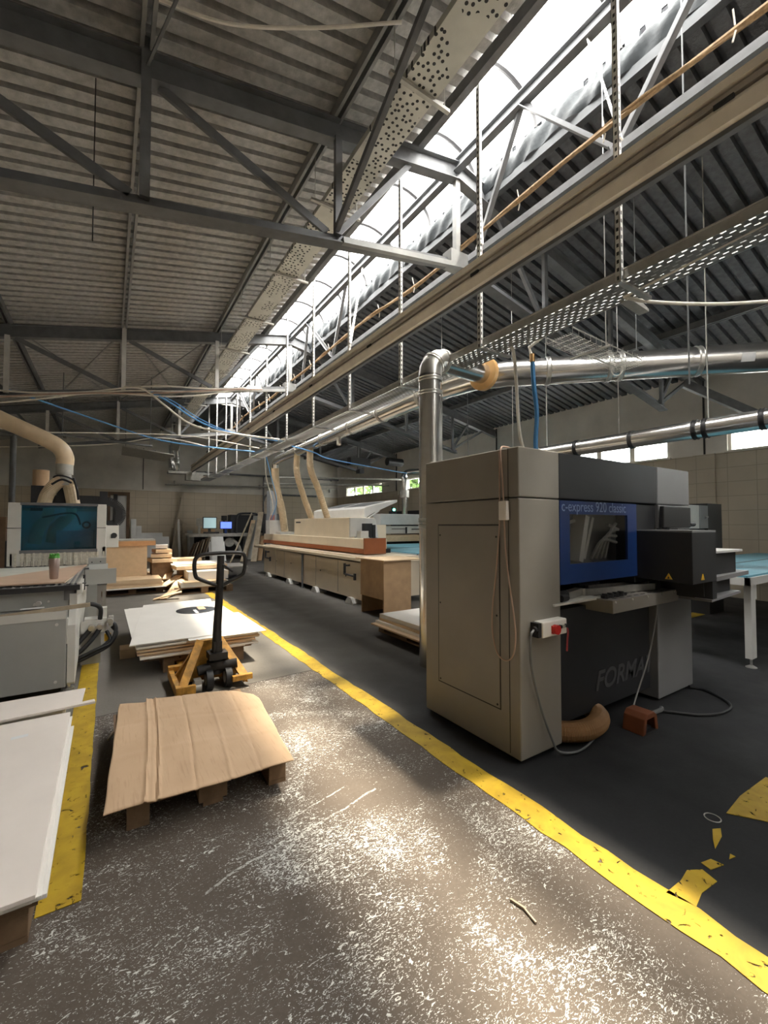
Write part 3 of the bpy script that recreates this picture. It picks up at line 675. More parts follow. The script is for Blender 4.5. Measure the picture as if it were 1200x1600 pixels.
b = B(); b.box(3.62,X1,Y0+.03,Y1,1.02,1.672); obj('inner_body', b, M['mdark'], mc, **bv)
b = B(); b.box(3.97,X1,Y0,Y1,1.40,1.672); obj('front_panel', b, M['mgrey_cool'], mc, **bv)
b = B(); b.box(2.59,3.62,2.25,Y1,.9,1.672); obj('rear_body', b, M['mdark'], mc)
b = B(); b.box(3.92,X1,Y0,Y1,.03,1.01); obj('right_pillar', b, M['mgrey_cool'], mc, **bv)
b = B(); b.box(2.585,3.92,Y0+.07,Y1,.11,.9); low = obj('lower_panel', b, M['mdark'], mc)
text('lettering','FORMAT',.20,M['letter_grey'],low,(3.09,Y0+.067,.25),(PI/2,0,0),.28,.002,1.08,.004)
# blue guard with its window
b = B(); bx0,bx1,bz0,bz1 = 2.588,3.60,1.09,1.668
b.box(bx0,2.70,Y0,Y0+.02,bz0,bz1); b.box(3.46,bx1,Y0,Y0+.02,bz0,bz1); b.box(2.70,3.46,Y0,Y0+.02,bz0,1.225); b.box(2.70,3.46,Y0,Y0+.02,1.575,bz1)
gd = obj('blue_guard', b, M['mblue'], mc, label='blue guard around the viewing window')
b = B(); b.box(2.69,3.47,Y0+.006,Y0+.012,1.215,1.585); obj('window', b, M['clear_glass'], gd)
text('lettering','c-express 920 classic',.105,M['letter_blue'],gd,(2.605,Y0-.001,1.595),(PI/2,0,0),0,.001,.94)
b = B(); b.box(2.60,3.6,1.96,1.98,1.1,1.66); obj('inner_wall', b, M['mgrey_cool'], mc, label='inside wall behind the window')
b = B(); b.bar((2.86,1.86,1.235),(2.95,1.86,1.565),.10,.05); b.bar((2.95,1.85,1.25),(3.07,1.85,1.555),.02,.03); b.bar((2.72,1.86,1.5),(2.86,1.86,1.53),.02,.02); b.bar((2.87,1.83,1.28),(2.95,1.83,1.54),.03,.01); obj('spindle_unit', b, M['white'], mc, label='bright metal drilling unit behind the window')
b = B()
for k in range(4): b.tube(smooth_path([(3.10+.06*k,1.88,1.24),(3.20+.04*k,1.85,1.38+.02*k),(3.42,1.86,1.36+.05*k)],5),.012,6)
b.bar((2.75,1.88,1.26),(2.78,1.88,1.55),.02,.02); b.bar((3.3,1.86,1.5),(3.45,1.86,1.46),.02,.02); obj('inner_hoses', b, M['galv_dull'], mc, smooth=True)
# side door panel on the left face
b = B(); b.box(X0-.004,X0+.002,1.955,2.565,.30,1.495); sp = obj('side_panel', b, M['mgrey'], mc, bevel=.003)
b = B(); b.box(X0-.0015,X0+.002,1.947,2.573,.292,1.503); obj('panel_gap', b, M['dark'], mc, label='dark gap round the side panel')
for yy in (1.975,2.545):
    for zz in (.32,.9,1.42):
        b = B(); b.cyl((X0-.007,yy,zz),(X0,yy,zz),.007,8); obj('screw', b, M['dark'], sp)
b = B(); b.box(X0-.0025,X0+.002,1.872,1.876,.05,1.995); obj('seam', b, M['dark'], mc, label='dark vertical seam on the left side')
for (x,y) in ((2.3,1.92),(2.3,2.6),(4.4,1.92),(4.4,2.6)):
    b = B(); b.cyl((x,y,0),(x,y,.04),.035,12); obj('foot', b, M['black'], mc)
# table
b = B(); b.box(2.99,3.985,1.655,2.12,.872,.965); tb = obj('work_table', b, M['mgrey'], mc, label='grey slotted work table', bevel=.004)
b = B(); b.box(2.50,3.05,1.775,2.0,.955,.968); obj('table_ledge', b, M['cncwhite'], mc)
b = B()
for i in range(9):
    for j in range(4):
        xx, yy = 3.06+.1*i, 1.69+.075*j; b.box(xx,xx+.05,yy,yy+.012,.9655,.967)
obj('slots', b, M['black'], tb, kind='thing')
b = B(); b.bar((3.0,1.88,.995),(3.78,1.75,.995),.03,.05); b.bar((3.2,1.98,1.0),(3.9,1.86,1.0),.03,.04); b.bar((2.72,1.86,.995),(3.0,1.92,.998),.06,.05); obj('fence', b, M['galv'], tb, label='aluminium fence bar')
b = B(); b.box(3.77,3.84,1.725,1.78,.966,1.03); b.cyl((2.56,1.86,1.0),(2.72,1.84,1.01),.03,10); b.cyl((2.6,1.80,.995),(2.68,1.81,.995),.025,10); obj('clamp', b, M['black'], tb)
for k in range(4):
    b = B(); b.cyl((3.03+.07*k,1.735-.0*k,.967),(3.03+.07*k,1.735,1.0),.022,10); b.bar((3.0+.07*k,1.735,.98),(3.08+.07*k,1.73,.98),.03,.02); obj('clamp', b, M['black'], tb)
b = B(); b.bar((3.1,2.04,1.0),(3.98,2.02,1.0),.04,.03); b.box(3.02,3.3,1.93,2.0,1.03,1.045); obj('rail', b, M['black'], tb)
for xx in (3.02,3.25,3.47,3.7,3.9):
    b = B(); b.cyl((xx,1.649,.952),(xx,1.656,.952),.008,8); obj('bolt', b, M['galv'], tb)
# black infeed box
b = B(); b.prism([(1.40,1.06),(Y0+.05,1.075),(Y0+.05,1.455),(1.40,1.445)],'x',3.60,4.02); ib = obj('infeed_box', b, M['mdark'], mc, label='black box jutting out to the right', bevel=.004)
b = B(); b.box(3.602,4.02,1.40,Y0+.05,1.445,1.458); obj('lid_plate', b, M['mgrey_cool'], ib)
b = B(); b.prism([(1.46,.935),(Y0+.05,.97),(Y0+.05,1.08),(1.46,1.07)],'x',3.94,4.02); b.box(3.95,4.03,1.405,Y0+.02,.92,1.07); obj('lower_box', b, M['mdark'], ib)
b = B(); b.prism([(1.585,1.085),(1.535,1.085),(1.56,1.13)],'x',3.594,3.6); obj('warning_sign', b, M['sign_yellow'], ib, label='yellow warning triangle on the box side')
b = B(); b.prism([(1.568,1.09),(1.552,1.09),(1.56,1.108)],'x',3.592,3.594); obj('pictogram', b, M['black'], ib)
b = B(); b.prism([(3.735,1.085),(3.785,1.085),(3.76,1.13)],'y',1.394,1.40); obj('warning_sign', b, M['sign_yellow'], ib, label='yellow warning triangle on the box front')
# console with shelves
cs = obj('console', B().box(4.03,4.78,1.52,1.80,1.075,1.262), M['mdark'], mc, label='black console with shelves on the right end')
b = B(); b.box(4.03,4.82,1.48,1.82,1.262,1.28); obj('top_plate', b, M['white'], cs)
b = B(); b.prism([(4.03,1.44),(5.02,1.50),(5.02,1.74),(4.03,1.8)],'z',1.04,1.075); obj('shelf', b, M['mgrey_cool'], cs)
b = B(); b.box(4.03,4.76,1.56,1.80,.905,1.04); obj('lower_box', b, M['mdark'], cs)
b = B(); b.prism([(4.03,1.44),(4.82,1.5),(4.82,1.8),(4.03,1.8)],'z',.885,.905); obj('shelf', b, M['mgrey_cool'], cs)
b = B(); b.tube([(4.86+.07*math.cos(a),1.62+.04*math.sin(a),1.085) for a in [i*.5 for i in range(13)]],.015,8); b.tube([(4.86,1.62,1.075),(4.86,1.62,1.09),(4.86,1.62,1.11)],.05,12,radii=[.06,.06,.03]); obj('mouse', b, M['black'], cs, smooth=True)
# switch box with cables
b = B(); b.box(2.30,2.55,Y0-.07,Y0-.001,.785,.885); sw = obj('switch_box', b, M['lamp_white'], mc, label='white switch box with red button', bevel=.008)
b = B(); b.cyl((2.415,Y0-.10,.83),(2.415,Y0-.07,.83),.03,16); b.box(2.385,2.445,Y0-.085,Y0-.07,.805,.855); obj('red_button', b, M['red'], sw, smooth=True)
for xx in (2.47,2.5,2.53):
    b = B(); b.cyl((xx,Y0-.085,.84),(xx,Y0-.07,.84),.012,10); obj('knob', b, M['black'] if xx != 2.5 else M['galv'], sw)
b = B(); b.box(2.27,2.30,Y0-.06,Y0-.002,.79,.88); b.cyl((2.25,Y0-.04,.84),(2.28,Y0-.04,.84),.02,10); obj('cable_gland', b, M['black'], sw)
b = B(); b.tube(smooth_path([(2.555,Y0-.05,.83),(2.575,Y0-.06,.80),(2.58,Y0-.05,.72),(2.575,Y0-.05,.66)],6),.006,6); obj('key_cord', b, M['red_cord'], sw, smooth=True)
b = B(); b.tube(smooth_path([(2.25,Y0-.04,.84),(2.215,Y0-.045,.80),(2.235,Y0-.03,.62),(2.33,Y0-.02,.35),(2.42,Y0-.04,.12),(2.47,Y0-.06,.035),(2.62,Y0-.1,.015),(2.85,Y0-.06,.012),(3.06,Y0-.0,.015)],8),.007,8)
obj('switch_cable', b, M['steel'], sw, smooth=True)
b = B(); b.tube(smooth_path([(3.9,Y0-.01,.9),(3.86,Y0-.01,.7),(3.72,Y0-.01,.4),(3.5,Y0-.015,.12),(3.42,Y0-.03,.02)],8),.006,7); obj('hanging_cable', b, M['steel_light'], mc, smooth=True)
# pendant on a cord loop
pt = thing('pendant_control','small white hand control on a looped pale cord on the grey machine side','control',(2.14,1.9,1.4))
xx = X0-.018
b = B(); b.tube(smooth_path([(2.3,1.95,2.012),(2.22,1.93,2.02),(xx,1.92,1.99),(xx,1.905,1.8),(xx-.004,1.895,1.66)],7)+[V((xx-.004,1.895,1.62))],.0052,7)
b.tube(smooth_path([(xx,1.895,1.55),(xx,1.885,1.35),(xx,1.86,1.15),(xx,1.825,.95),(xx,1.81,.80),(xx,1.83,.68),(xx,1.89,.63),(xx,1.96,.66),(xx,2.0,.78),(xx,2.0,.95),(xx,1.965,1.2),(xx,1.935,1.5),(xx,1.93,1.75),(xx,1.93,1.98)],8),.0048,7)
obj('cord', b, M['pink_wire'], pt, smooth=True)
b = B(); b.box(xx-.02,xx+.012,1.86,1.925,1.53,1.655); obj('handset', b, M['lamp_white'], pt, bevel=.006)
b = B(); b.box(xx-.017,xx-.013,1.888,1.902,1.565,1.62); obj('key_strip', b, M['galv_dull'], pt)
# monitor on the infeed box
t = thing('monitor','black monitor seen from behind on top of the black infeed box','monitor',(4.2,1.75,1.46))
b = B(); b.box(3.95,4.46,1.74,1.775,1.475,1.66); obj('screen_case', b, M['black'], t, bevel=.008)
b = B(); b.box(4.0,4.05,1.76,1.78,1.46,1.6); b.box(3.95,4.1,1.70,1.80,1.459,1.47); obj('stand', b, M['black'], t)
b = B(); b.cyl((4.46,1.76,1.505),(4.56,1.76,1.505),.022,10); obj('knob', b, M['black'], t)
hose('extraction_hose',[(2.56,2.02,.12),(2.61,1.86,.085),(2.76,1.765,.078),(2.95,1.765,.078),(3.10,1.84,.08),(3.16,2.0,.095)],.07,'ribbed brown hose curling on the floor under the grey machine',M['hose_dark'],4)
t = thing('foot_pedal','orange boxed foot pedal on the floor beside the ribbed brown hose','pedal',(3.4,1.62,0))
b = B(); b.prism([(3.20,0),(3.225,.11),(3.26,.14),(3.36,.14),(3.40,.11),(3.42,0),(3.38,0),(3.36,.10),(3.26,.10),(3.24,0)],'y',1.57,1.72); obj('hood', b, M['orange_box'], t, bevel=.006)
b = B(); b.box(3.22,3.40,1.57,1.72,0,.012); b.box(3.27,3.35,1.59,1.7,.012,.035); obj('base', b, M['black'], t)
t = thing('floor_cable','black cable lying in a loop on the floor by the right pillar','cable',(4.1,1.6,0))
b = B(); b.tube(smooth_path([(3.5,1.78,.012),(3.72,1.70,.012),(3.9,1.5,.012),(4.12,1.41,.012),(4.36,1.45,.012),(4.53,1.66,.012),(4.52,1.76,.012),(4.46,1.785,.03)],8),.012,7); obj('cable', b, M['rubber'], t, smooth=True)
b = B(); b.tube(smooth_path([(3.62,1.70,.02),(3.7,1.68,.035),(3.8,1.72,.012)],5),.016,8); single('rag','pale rag on the floor below the grey machine','rag',b,M['steel'],smooth=True)

# ------------------------------------------------------------------ blue feed table far right and the cabinet behind
def feed_table(name, lab2, x0,x1,y0,y1,zt,legs,groups=None):
    t = thing(name, lab2, 'table', ((x0+x1)/2,(y0+y1)/2,0))
    b = B(); b.box(x0+.02,x1,y0+.02,y1-.02,zt-.03,zt); obj('table_top', b, M['blue_top'], t)
    b = B(); b.box(x0+.02,x1,(y0+y1)/2-.008,(y0+y1)/2+.008,zt,zt+.004); obj('groove', b, M['black'], t)
    b = B(); b.box(x0,x1,y0,y0+.04,zt-.1,zt-.02); b.box(x0,x1,y1-.04,y1,zt-.1,zt-.02); b.box(x0,x0+.04,y0,y1,zt-.1,zt-.02); obj('frame', b, M['white'], t)
    for (x,y) in legs:
        b = B(); b.box(x-.065,x+.065,y-.03,y+.03,.10,zt-.1); lg = obj('leg', b, M['white'], t)
        b = B(); b.box(x-.08,x+.08,y-.036,y-.03,zt-.26,zt-.02); obj('plate', b, M['white'], lg)
        for dx in (-.06,.06):
            for dz in (.05,.09): b = B(); b.cyl((x+dx,y-.044,zt-dz),(x+dx,y-.036,zt-dz),.009,8); obj('bolt', b, M['galv'], lg)
        b = B(); b.cyl((x,y,.02),(x,y,.1),.012,8); b.tube([(x,y,0),(x,y,.006),(x,y,.025)],.05,14,radii=[.05,.05,.018]); obj('foot', b, M['galv'], lg, smooth=True)
    return t
feed_table('feed_table','blue topped feed table with white legs at the right edge, beside the grey machine',5.50,10.2,1.64,2.95,.975,[(5.70,1.70),(9.6,1.70),(5.70,2.88),(9.6,2.88)])
feed_table('feed_table','blue topped table behind the edge banding machine, under the far panel saw',5.8,9.4,7.6,11.8,.86,[(6.08,8.0),(7.8,7.7),(9.2,7.7),(5.9,11.6),(9.3,11.6)])
t = thing('electrical_cabinet','tall black cabinet with a white box on its side behind the right blue table','cabinet',(8.7,3.3,0))
b = B(); b.box(8.45,9.02,3.05,3.6,0,1.86); obj('body', b, M['mdark'], t)
b = B(); b.box(7.62,8.42,3.05,3.45,1.44,1.82); bx = obj('side_box', b, M['white'], t, label='white box on the cabinet side')
b = B(); b.box(8.12,8.43,3.04,3.45,1.44,1.82); b.cyl((8.3,3.03,1.62),(8.38,3.03,1.63),.02,8); obj('grey_door', b, M['mgrey_cool'], bx)
b = B(); b.box(7.62,8.45,3.1,3.5,1.38,1.44); b.box(7.7,7.8,3.2,3.4,0,1.38); obj('bracket', b, M['mdark'], t)
t = thing('panel_saw','long white panel saw with a beam over wooden boards, far behind the edge bander','saw',(9,12.3,0))
b = B(); b.box(7.62,10.7,12.0,12.5,1.5,1.87); obj('beam', b, M['white'], t, bevel=.02)
b = B(); b.box(7.8,10.7,12.05,12.5,1.19,1.46); pr = obj('pressure_beam', b, M['white'], t, bevel=.03)
b = B(); b.box(8.1,8.7,12.03,12.05,1.35,1.37); b.box(8.68,8.72,12.0,12.05,1.2,1.42); b.box(8.95,10,12.03,12.05,1.33,1.36); obj('slot', b, M['black'], pr)
b = B(); b.box(7.3,10.7,12.0,13.2,0,.93); obj('base', b, M['mdark'], t)
b = B(); b.box(8.15,8.35,12.1,12.3,1.87,1.97); b.cyl((8.25,12.2,1.97),(8.25,12.2,2.12),.05,10); obj('beacon', b, M['black'], t)
b = B(); b.cyl((8.25,12.14,2.02),(8.25,12.10,2.02),.045,12); obj('beacon_light', b, M['led'], t, label='lit green lamp')
b = B(); b.box(7.9,8.2,11.95,12.1,.5,.8); b.box(8.4,8.6,11.95,12.1,.4,.8); obj('carriage', b, M['rubber'], t)
for q,(z0,z1,x0) in enumerate(((.935,.98,7.5),(.985,1.03,7.4),(1.035,1.09,7.45),(1.095,1.14,7.62))):
    b = B(); b.box(x0,10.6,11.85,13.0,z0,z1); single('board','%s wooden board, counted upwards, lying on the far panel saw' % ends[q],'board',b,M['chip'],'boards on the panel saw')
t = thing('extraction_pipe','bent silver extraction pipe rising beside the far panel saw','duct',(8.6,13,0))
b = B(); b.tube(smooth_path([(9.05,12.6,1.87),(9.05,12.6,3.0),(9.05,12.65,3.25),(9.2,12.6,3.42),(9.6,12.3,3.45),(10.4,11.0,3.45)],8),.11,16); obj('pipe', b, M['duct'], t, smooth=True)
b = B(); b.cyl((9.05,12.6,2.5),(9.05,12.6,2.75),.16,14); obj('flexible_joint', b, M['galv'], t, smooth=True)
b = B(); b.box(9.9,10.83,12.8,14.8,1.0,2.05); single('dark_cabinet','wide dark cabinet against the right wall behind the panel saw','cabinet',b,M['mdark'])
t = thing('heater','black round heater hanging high near the right wall','heater',(9.4,15,3.8))
b = B(); b.cyl((9.2,14.0,4.0),(9.9,14.0,4.0),.16,16); obj('drum', b, M['black'], t, smooth=True)
b = B(); b.box(7.9,8.8,14.6,14.9,3.85,4.15); b.box(8.3,8.5,14.6,14.9,3.55,3.7); obj('fan_box', b, M['black'], t)
b = B(); b.cyl((9.55,14.0,4.1),(9.55,14.0,deck_z(9.55)),.01,6); b.cyl((8.4,14.7,4.1),(8.4,14.7,deck_z(8.4)),.01,6); obj('hanger', b, M['steel'], t)
for (x0,x1,y,z,lab2) in ((5.5,10.8,16.2,3.35,'long dark pipe crossing in front of the far windows, upper'),(5.4,10.8,17.5,3.2,'long pale pipe crossing in front of the far windows, lower')):
    b = B(); b.cyl((x0,y,z),(x1,y-1.2,z+.12),.045,10); single('pipe',lab2,'pipe',b,M['galv_dull'],smooth=True)

# ------------------------------------------------------------------ edge banding machine
eb = thing('edge_bander','long cream edge banding machine with orange strip in the middle of the hall','machine',(4.7,10.2,0))
b = B(); b.box(3.93,5.3,6.78,12.7,.10,.80); bd = obj('base', b, M['cream'], eb, bevel=.01)
b = B()
for yq in (7.8,8.9,9.75,10.95,11.65): b.box(3.926,3.932,yq-.004,yq+.004,.15,.81)
obj('panel_seam', b, M['steel'], bd)
for (yq,zq) in ((7.9,.5),(9.1,.5),(10.9,.52),(12.0,.5)):
    b = B(); b.cyl((3.92,yq-.45,zq),(3.935,yq-.45,zq),.015,10); obj('lock', b, M['black'], bd)
for yq in (7.2,8.85,10.5,12.2):
    b = B(); b.prism([(yq-.16,0),(yq+.16,0),(yq+.16,.02),(yq+.06,.12),(yq-.06,.12),(yq-.16,.02)],'x',3.86,4.10); b.cyl((3.85,yq-.06,.06),(3.861,yq-.06,.06),.022,10); obj('foot', b, M['white'], eb)
b = B(); b.box(3.88,4.25,6.45,13.6,.80,.825); b.box(3.88,3.905,6.45,13.6,.80,.88); b.box(4.02,4.06,6.45,13.6,.825,.865); b.box(4.16,4.20,6.45,13.6,.825,.865); obj('support_rail', b, M['cream_rail'], eb)
b = B(); b.box(4.25,5.3,6.9,13.6,.80,.87); obj('table', b, M['cream'], eb)
b = B(); b.cyl((3.9,9.62,.02),(3.9,9.62,.8),.022,8); b.cyl((3.9,9.62,0),(3.9,9.62,.02),.05,10); obj('support_leg', b, M['steel'], eb)
for yq in (7.15,12.05):
    b = B(); b.cyl((3.94,yq+.15,.72),(3.82,yq+.15,.72),.018,8); b.bar((3.82,yq+.15,.76),(3.82,yq+.15,.55),.03,.04,(1,0,0)); b.cyl((3.82,yq+.15,.56),(3.82,yq-.25,.55),.02,8); b.bar((3.82,yq-.25,.6),(3.82,yq-.25,.48),.04,.04,(1,0,0)); obj('crank', b, M['black'], eb)
b = B(); b.box(4.45,5.0,7.62,14.4,.99,1.2); pbm = obj('pressure_beam', b, M['cream'], eb, bevel=.006)
b = B(); b.prism([(4.41,.90),(4.45,.90),(4.45,1.0),(4.435,1.0)],'y',7.62,14.4); obj('orange_strip', b, M['orange'], pbm, label='orange strip along the beam')
b = B(); b.box(4.42,4.95,7.58,7.62,.89,1.22); obj('orange_plate', b, M['orange'], pbm)
b = B(); b.box(4.60,5.3,8.6,12.0,1.12,1.67); hd = obj('hood', b, M['cream'], eb, bevel=.02)
b = B(); b.prism([(4.61,1.66),(4.61,1.22),(4.75,1.22),(4.75,1.10),(5.12,1.10),(5.12,1.5),(5.2,1.5),(5.26,.9),(5.42,.9),(5.30,1.62),(5.26,1.66)],'y',8.55,8.6); obj('end_panel', b, M['white'], hd, bevel=.006)
b = B(); b.box(4.61,4.75,11.95,12.0,1.55,1.58); b.box(4.597,4.6,11.5,11.85,1.55,1.59); obj('badge', b, M['black'], hd)
b = B(); b.box(4.92,5.1,8.38,8.55,1.22,1.53); b.box(5.12,5.2,8.4,8.55,1.0,1.5); b.tube(smooth_path([(5.05,8.4,1.2),(5.15,8.3,1.0),(5.3,8.2,.9)],6),.05,8); b.box(5.0,5.35,8.0,8.5,.87,.96); obj('motor', b, M['black'], eb)
b = B(); b.box(4.76,4.95,8.3,8.5,1.2,1.36); b.cyl((5.22,8.45,1.1),(5.22,8.35,1.22),.03,8); obj('fittings', b, M['white'], eb)
lid = B(); lid.prism([(5.22,1.62),(5.22,1.90),(5.30,1.94),(6.20,2.14),(6.20,2.08),(5.5,1.80),(5.32,1.70)],'y',8.96,12.0); ld = obj('raised_lid', lid, M['white'], eb, bevel=.01, label='raised white lid with two dark windows')
for ya,yb2 in ((9.3,10.4),(10.7,11.8)):
    b = B(); b.hexa([(5.42,ya,1.968),(6.05,ya,2.108),(6.05,yb2,2.108),(5.42,yb2,1.968)],[(5.42,ya,1.974),(6.05,ya,2.114),(6.05,yb2,2.114),(5.42,yb2,1.974)]); obj('lid_window', b, M['steel'], ld)
b = B(); b.bar((5.28,8.9,1.66),(5.62,8.9,1.86),.03,.03); obj('gas_strut', b, M['white'], eb)
b = B(); b.box(5.3,5.75,8.8,12.0,.2,1.5); obj('rear_body', b, M['cream'], eb)
b = B(); b.box(4.5,4.95,12.9,13.35,1.2,1.28); b.box(4.35,4.75,13.5,13.9,1.2,1.65); obj('dust_port', b, M['white'], eb)
b = B(); b.cyl((4.5,13.7,1.65),(4.5,13.7,1.82),.08,12); obj('pink_knob', b, pmat('dusty_pink',(.32,.14,.13),.6), eb)
b = B(); b.box(4.72,4.95,14.6,15.0,0,2.7); single('pale_column','narrow pale blue board standing behind the far end of the edge bander','board',b,pmat('pale_blue',(.30,.32,.34),.6))

# hardboard box table in front of the edge bander
t = thing('box_table','brown hardboard box with a loose sheet top at the near end of the edge bander','table',(3.95,6.05,0))
b = B(); b.box(3.68,4.22,5.70,5.72,0,.915); obj('front_panel', b, M['ply'], t)
b = B(); b.box(3.68,3.70,5.72,6.44,.30,.915); obj('side_panel', b, M['ply'], t)
b = B(); b.box(4.20,4.22,5.72,6.44,0,.915); b.box(3.70,4.2,6.42,6.44,0,.915); obj('back_panel', b, M['ply'], t)
b = B(); b.prism([(3.66,5.66),(4.42,5.66),(4.47,6.42),(3.60,6.48)],'z',.917,.935); obj('top_sheet', b, M['chip'], t)
b = B(); b.box(3.9,4.5,6.5,6.9,.87,.90); single('dark_sheet','dark sheet lying on the edge bander table behind the brown box','sheet',b,M['steel'])

# ------------------------------------------------------------------ pallets
pal = thing('pallet','wooden pallet under the big cardboard sheet','pallet',(0,0,0),'wooden pallets')
for x in (-.327,-.19,0,.19,.327):
    w = .145 if abs(x) > .3 or x == 0 else .1
    b = B(); b.box(x-w/2,x+w/2,-.6,.6,.122,.144); obj('top_board', b, M['pallet'], pal, bevel=.003)
for y in (-.5275,0,.5275):
    b = B(); b.box(-.4,.4,y-.0725,y+.0725,.1,.122); obj('stringer_board', b, M['pallet'], pal)
    for x in (-.35,0,.35):
        b = B(); b.box(x-(.05 if x else .0725),x+(.05 if x else .0725),y-.0725,y+.0725,.022,.1); obj('block', b, M['pallet'], pal, bevel=.003)
for x in (-.35,0,.35):
    b = B(); b.box(x-.05,x+.05,-.6,.6,0,.022); obj('bottom_board', b, M['pallet'], pal)
pal.location = (.515,3.06,0); pal.rotation_euler = (0,0,-.03)
def pallet(x,y,rz,lab2): return dup(pal,(x,y,0),rz,lab2)
pallet(-.62,2.62,.0,'wooden pallet under the near stack of white boards at the left edge')
pallet(.89,5.48,PI/2*0-.0,'wooden pallet under the white boards stacked behind the pallet truck')
pallet(1.0,6.6,.0,'second wooden pallet, farther under the stack of white boards')
pallet(1.80,10.45,PI/2,'wooden pallet under sunlit boards in the middle of the aisle')
pallet(2.1,12.6,PI/2,'wooden pallet under the farther sunlit boards')
pallet(3.62,4.52,0,'wooden pallet half hidden behind the grey machine')
pallet(.45,11.1,PI/2,'wooden pallet under the chipboard block behind the left machine')
b = B()
cs4 = [(0.0,2.375),(.90,2.335),(1.015,3.53),(.09,3.82)]
def cardfn(u,v):
    a,bq,c,d = [V((*p,0)) for p in cs4]
    p = (a*(1-u)+bq*u)*(1-v)+(d*(1-u)+c*u)*v
    z = .168 + .004*math.sin(u*9+v*2)*math.sin(v*7+1) + .0015*math.sin(u*31)*math.sin(v*13)
    for uc,dp,w in ((.185,.009,.008),(.235,-.006,.007),(.25,.007,.006),(.44,-.005,.007),(.63,.004,.008),(.80,-.004,.007)):
        z += dp*math.exp(-((u-uc-.015*math.sin(v*3))/w)**2)
    for vc,dp in ((.36,.004),(.68,-.004)):
        z += dp*math.exp(-((v-vc-.02*math.sin(u*5))/.015)**2)
    z += .02*max(0,(u-.8))*(1-v)
    p.x += .002*math.sin(v*19)*(u < .02 or u > .98)+(-.05*(max(0,u-.86)/.14)*max(0,v-.82)/.18); p.y += .003*math.sin(u*17)*(v < .02)-.09*(max(0,u-.8)/.2)*(max(0,v-.9)/.1)+(-.07*(u<.185)*(max(0,v-.85)/.15))
    p.z = z; return p
b.grid(cardfn, 110, 70)
card = single('cardboard_sheet','large creased sheet of brown cardboard covering the near pallet','cardboard',b,M['card'],smooth=True)
md = card.modifiers.new('thick','SOLIDIFY'); md.thickness = .006
b = B(); b.box(.05,.9,2.42,3.6,.1445,.155); single('cover_board','flat board on the pallet right under the cardboard sheet','board',b,M['pallet_dark'])

def boards(rows, nm, fmt, mat, grp, cat='board'):
    for k,(poly,z0,z1,mm) in enumerate(rows):
        b = B(); b.prism(poly,'z',z0,z1); o = single(nm, fmt(k), cat, b, mm or mat, grp, bevel=.0015)
def rect(x0,y0,x1,y1,a=0):
    c = V(((x0+x1)/2,(y0+y1)/2,0)); R = Matrix.Rotation(a,3,'Z')
    return [tuple((c+R@(V((x,y,0))-c))[:2]) for x,y in ((x0,y0),(x1,y0),(x1,y1),(x0,y1))]
# near left stack
rows = [(rect(-1.35,1.98,-.19,3.6),.145,.162,M['pallet_dark']),(rect(-1.35,1.97,-.205,3.62),.163,.179,None),(rect(-1.35,1.945,-.165,3.45,.004),.180,.196,None),
        (rect(-1.35,1.93,-.18,3.60,.006),.197,.205,None),(rect(-1.35,1.92,-.195,3.64,.004),.206,.222,M['pink_board'])]
boards(rows,'white_board',lambda k: ['lowest dark board of the near left stack','white board, second from the bottom of the near left stack','white board jutting furthest over the yellow line in the near left stack','white board just under the top one of the near left stack','topmost pinkish white board with a paper label at the left edge'][k],M['white_board'],'boards of the near left stack')
b = B(); b.prism(rect(-.47,3.36,-.39,3.40,.05),'z',.2222,.2228); single('paper_label','small white label stuck on the topmost board at the left edge','label',b,M['paper'])
b = B(); b.prism([(-1.4,3.62),(-.06,3.71),(-.065,3.76),(-.14,3.75),(-.13,4.05),(-1.4,4.05)],'z',.224,.240); single('cross_board','white board lying crosswise over the far end of the near left stack','board',b,M['pink_board'],bevel=.001)
b = B(); b.box(-1.3,-.25,3.75,4.05,0,.222); single('filler_block','low white block under the crosswise board','block',b,M['white_board'])
b = B(); b.bar((.02,3.55,.012),(.05,3.66,.012),.012,.012); single('wood_chip','small wooden chip on the floor beside the near pallet','chip',b,M['plank'])
b = B(); b.bar((1.37,1.19,.006),(1.385,1.13,.006),.008,.010); b.bar((1.383,1.135,.006),(1.372,1.07,.006),.006,.008); single('splinter','thin wood splinter on the speckled floor','splinter',b,M['plank'])
# stack behind the pallet truck
rows = []
z = .146
spec = [(.30,4.86,1.36,6.9,.01,.016,'pallet_dark'),(.37,4.84,1.30,6.9,-.008,.018,None),(.27,4.80,1.42,7.0,.006,.018,None),(.33,4.85,1.38,6.9,-.01,.018,'chip'),(.25,4.83,1.40,7.0,.004,.018,'chip'),
        (.28,4.86,1.46,7.0,-.006,.018,None),(.24,4.82,1.44,7.0,.008,.018,'chip'),(.26,4.84,1.40,7.0,-.004,.018,None),(.24,4.80,1.42,7.05,.003,.018,None),(.25,4.84,.84,7.02,-.004,.016,None)]
for (x0,y0,x1,y1,a,h,mm) in spec: rows.append((rect(x0,y0,x1,y1,a),z,z+h-.001,M[mm] if mm else None)); z += h
rows.append((rect(.90,4.82,1.43,6.9,.02),z-.016,z-.001,M['white_board']))
rows.append(([(.22,5.0),(.75,5.0),(.75,7.0),(.20,6.95)],z,z+.006,None))
rows.append((rect(.70,4.72,1.49,5.9,.005),z,z+.0055,None))
rows.append(([(.185,4.79),(.98,4.80),(1.10,4.95),(1.36,7.14),(.44,7.08)],z+.0065,z+.018,None))
nmw = ['lowest','second','third','fourth','fifth','sixth','seventh','eighth','ninth','tenth']
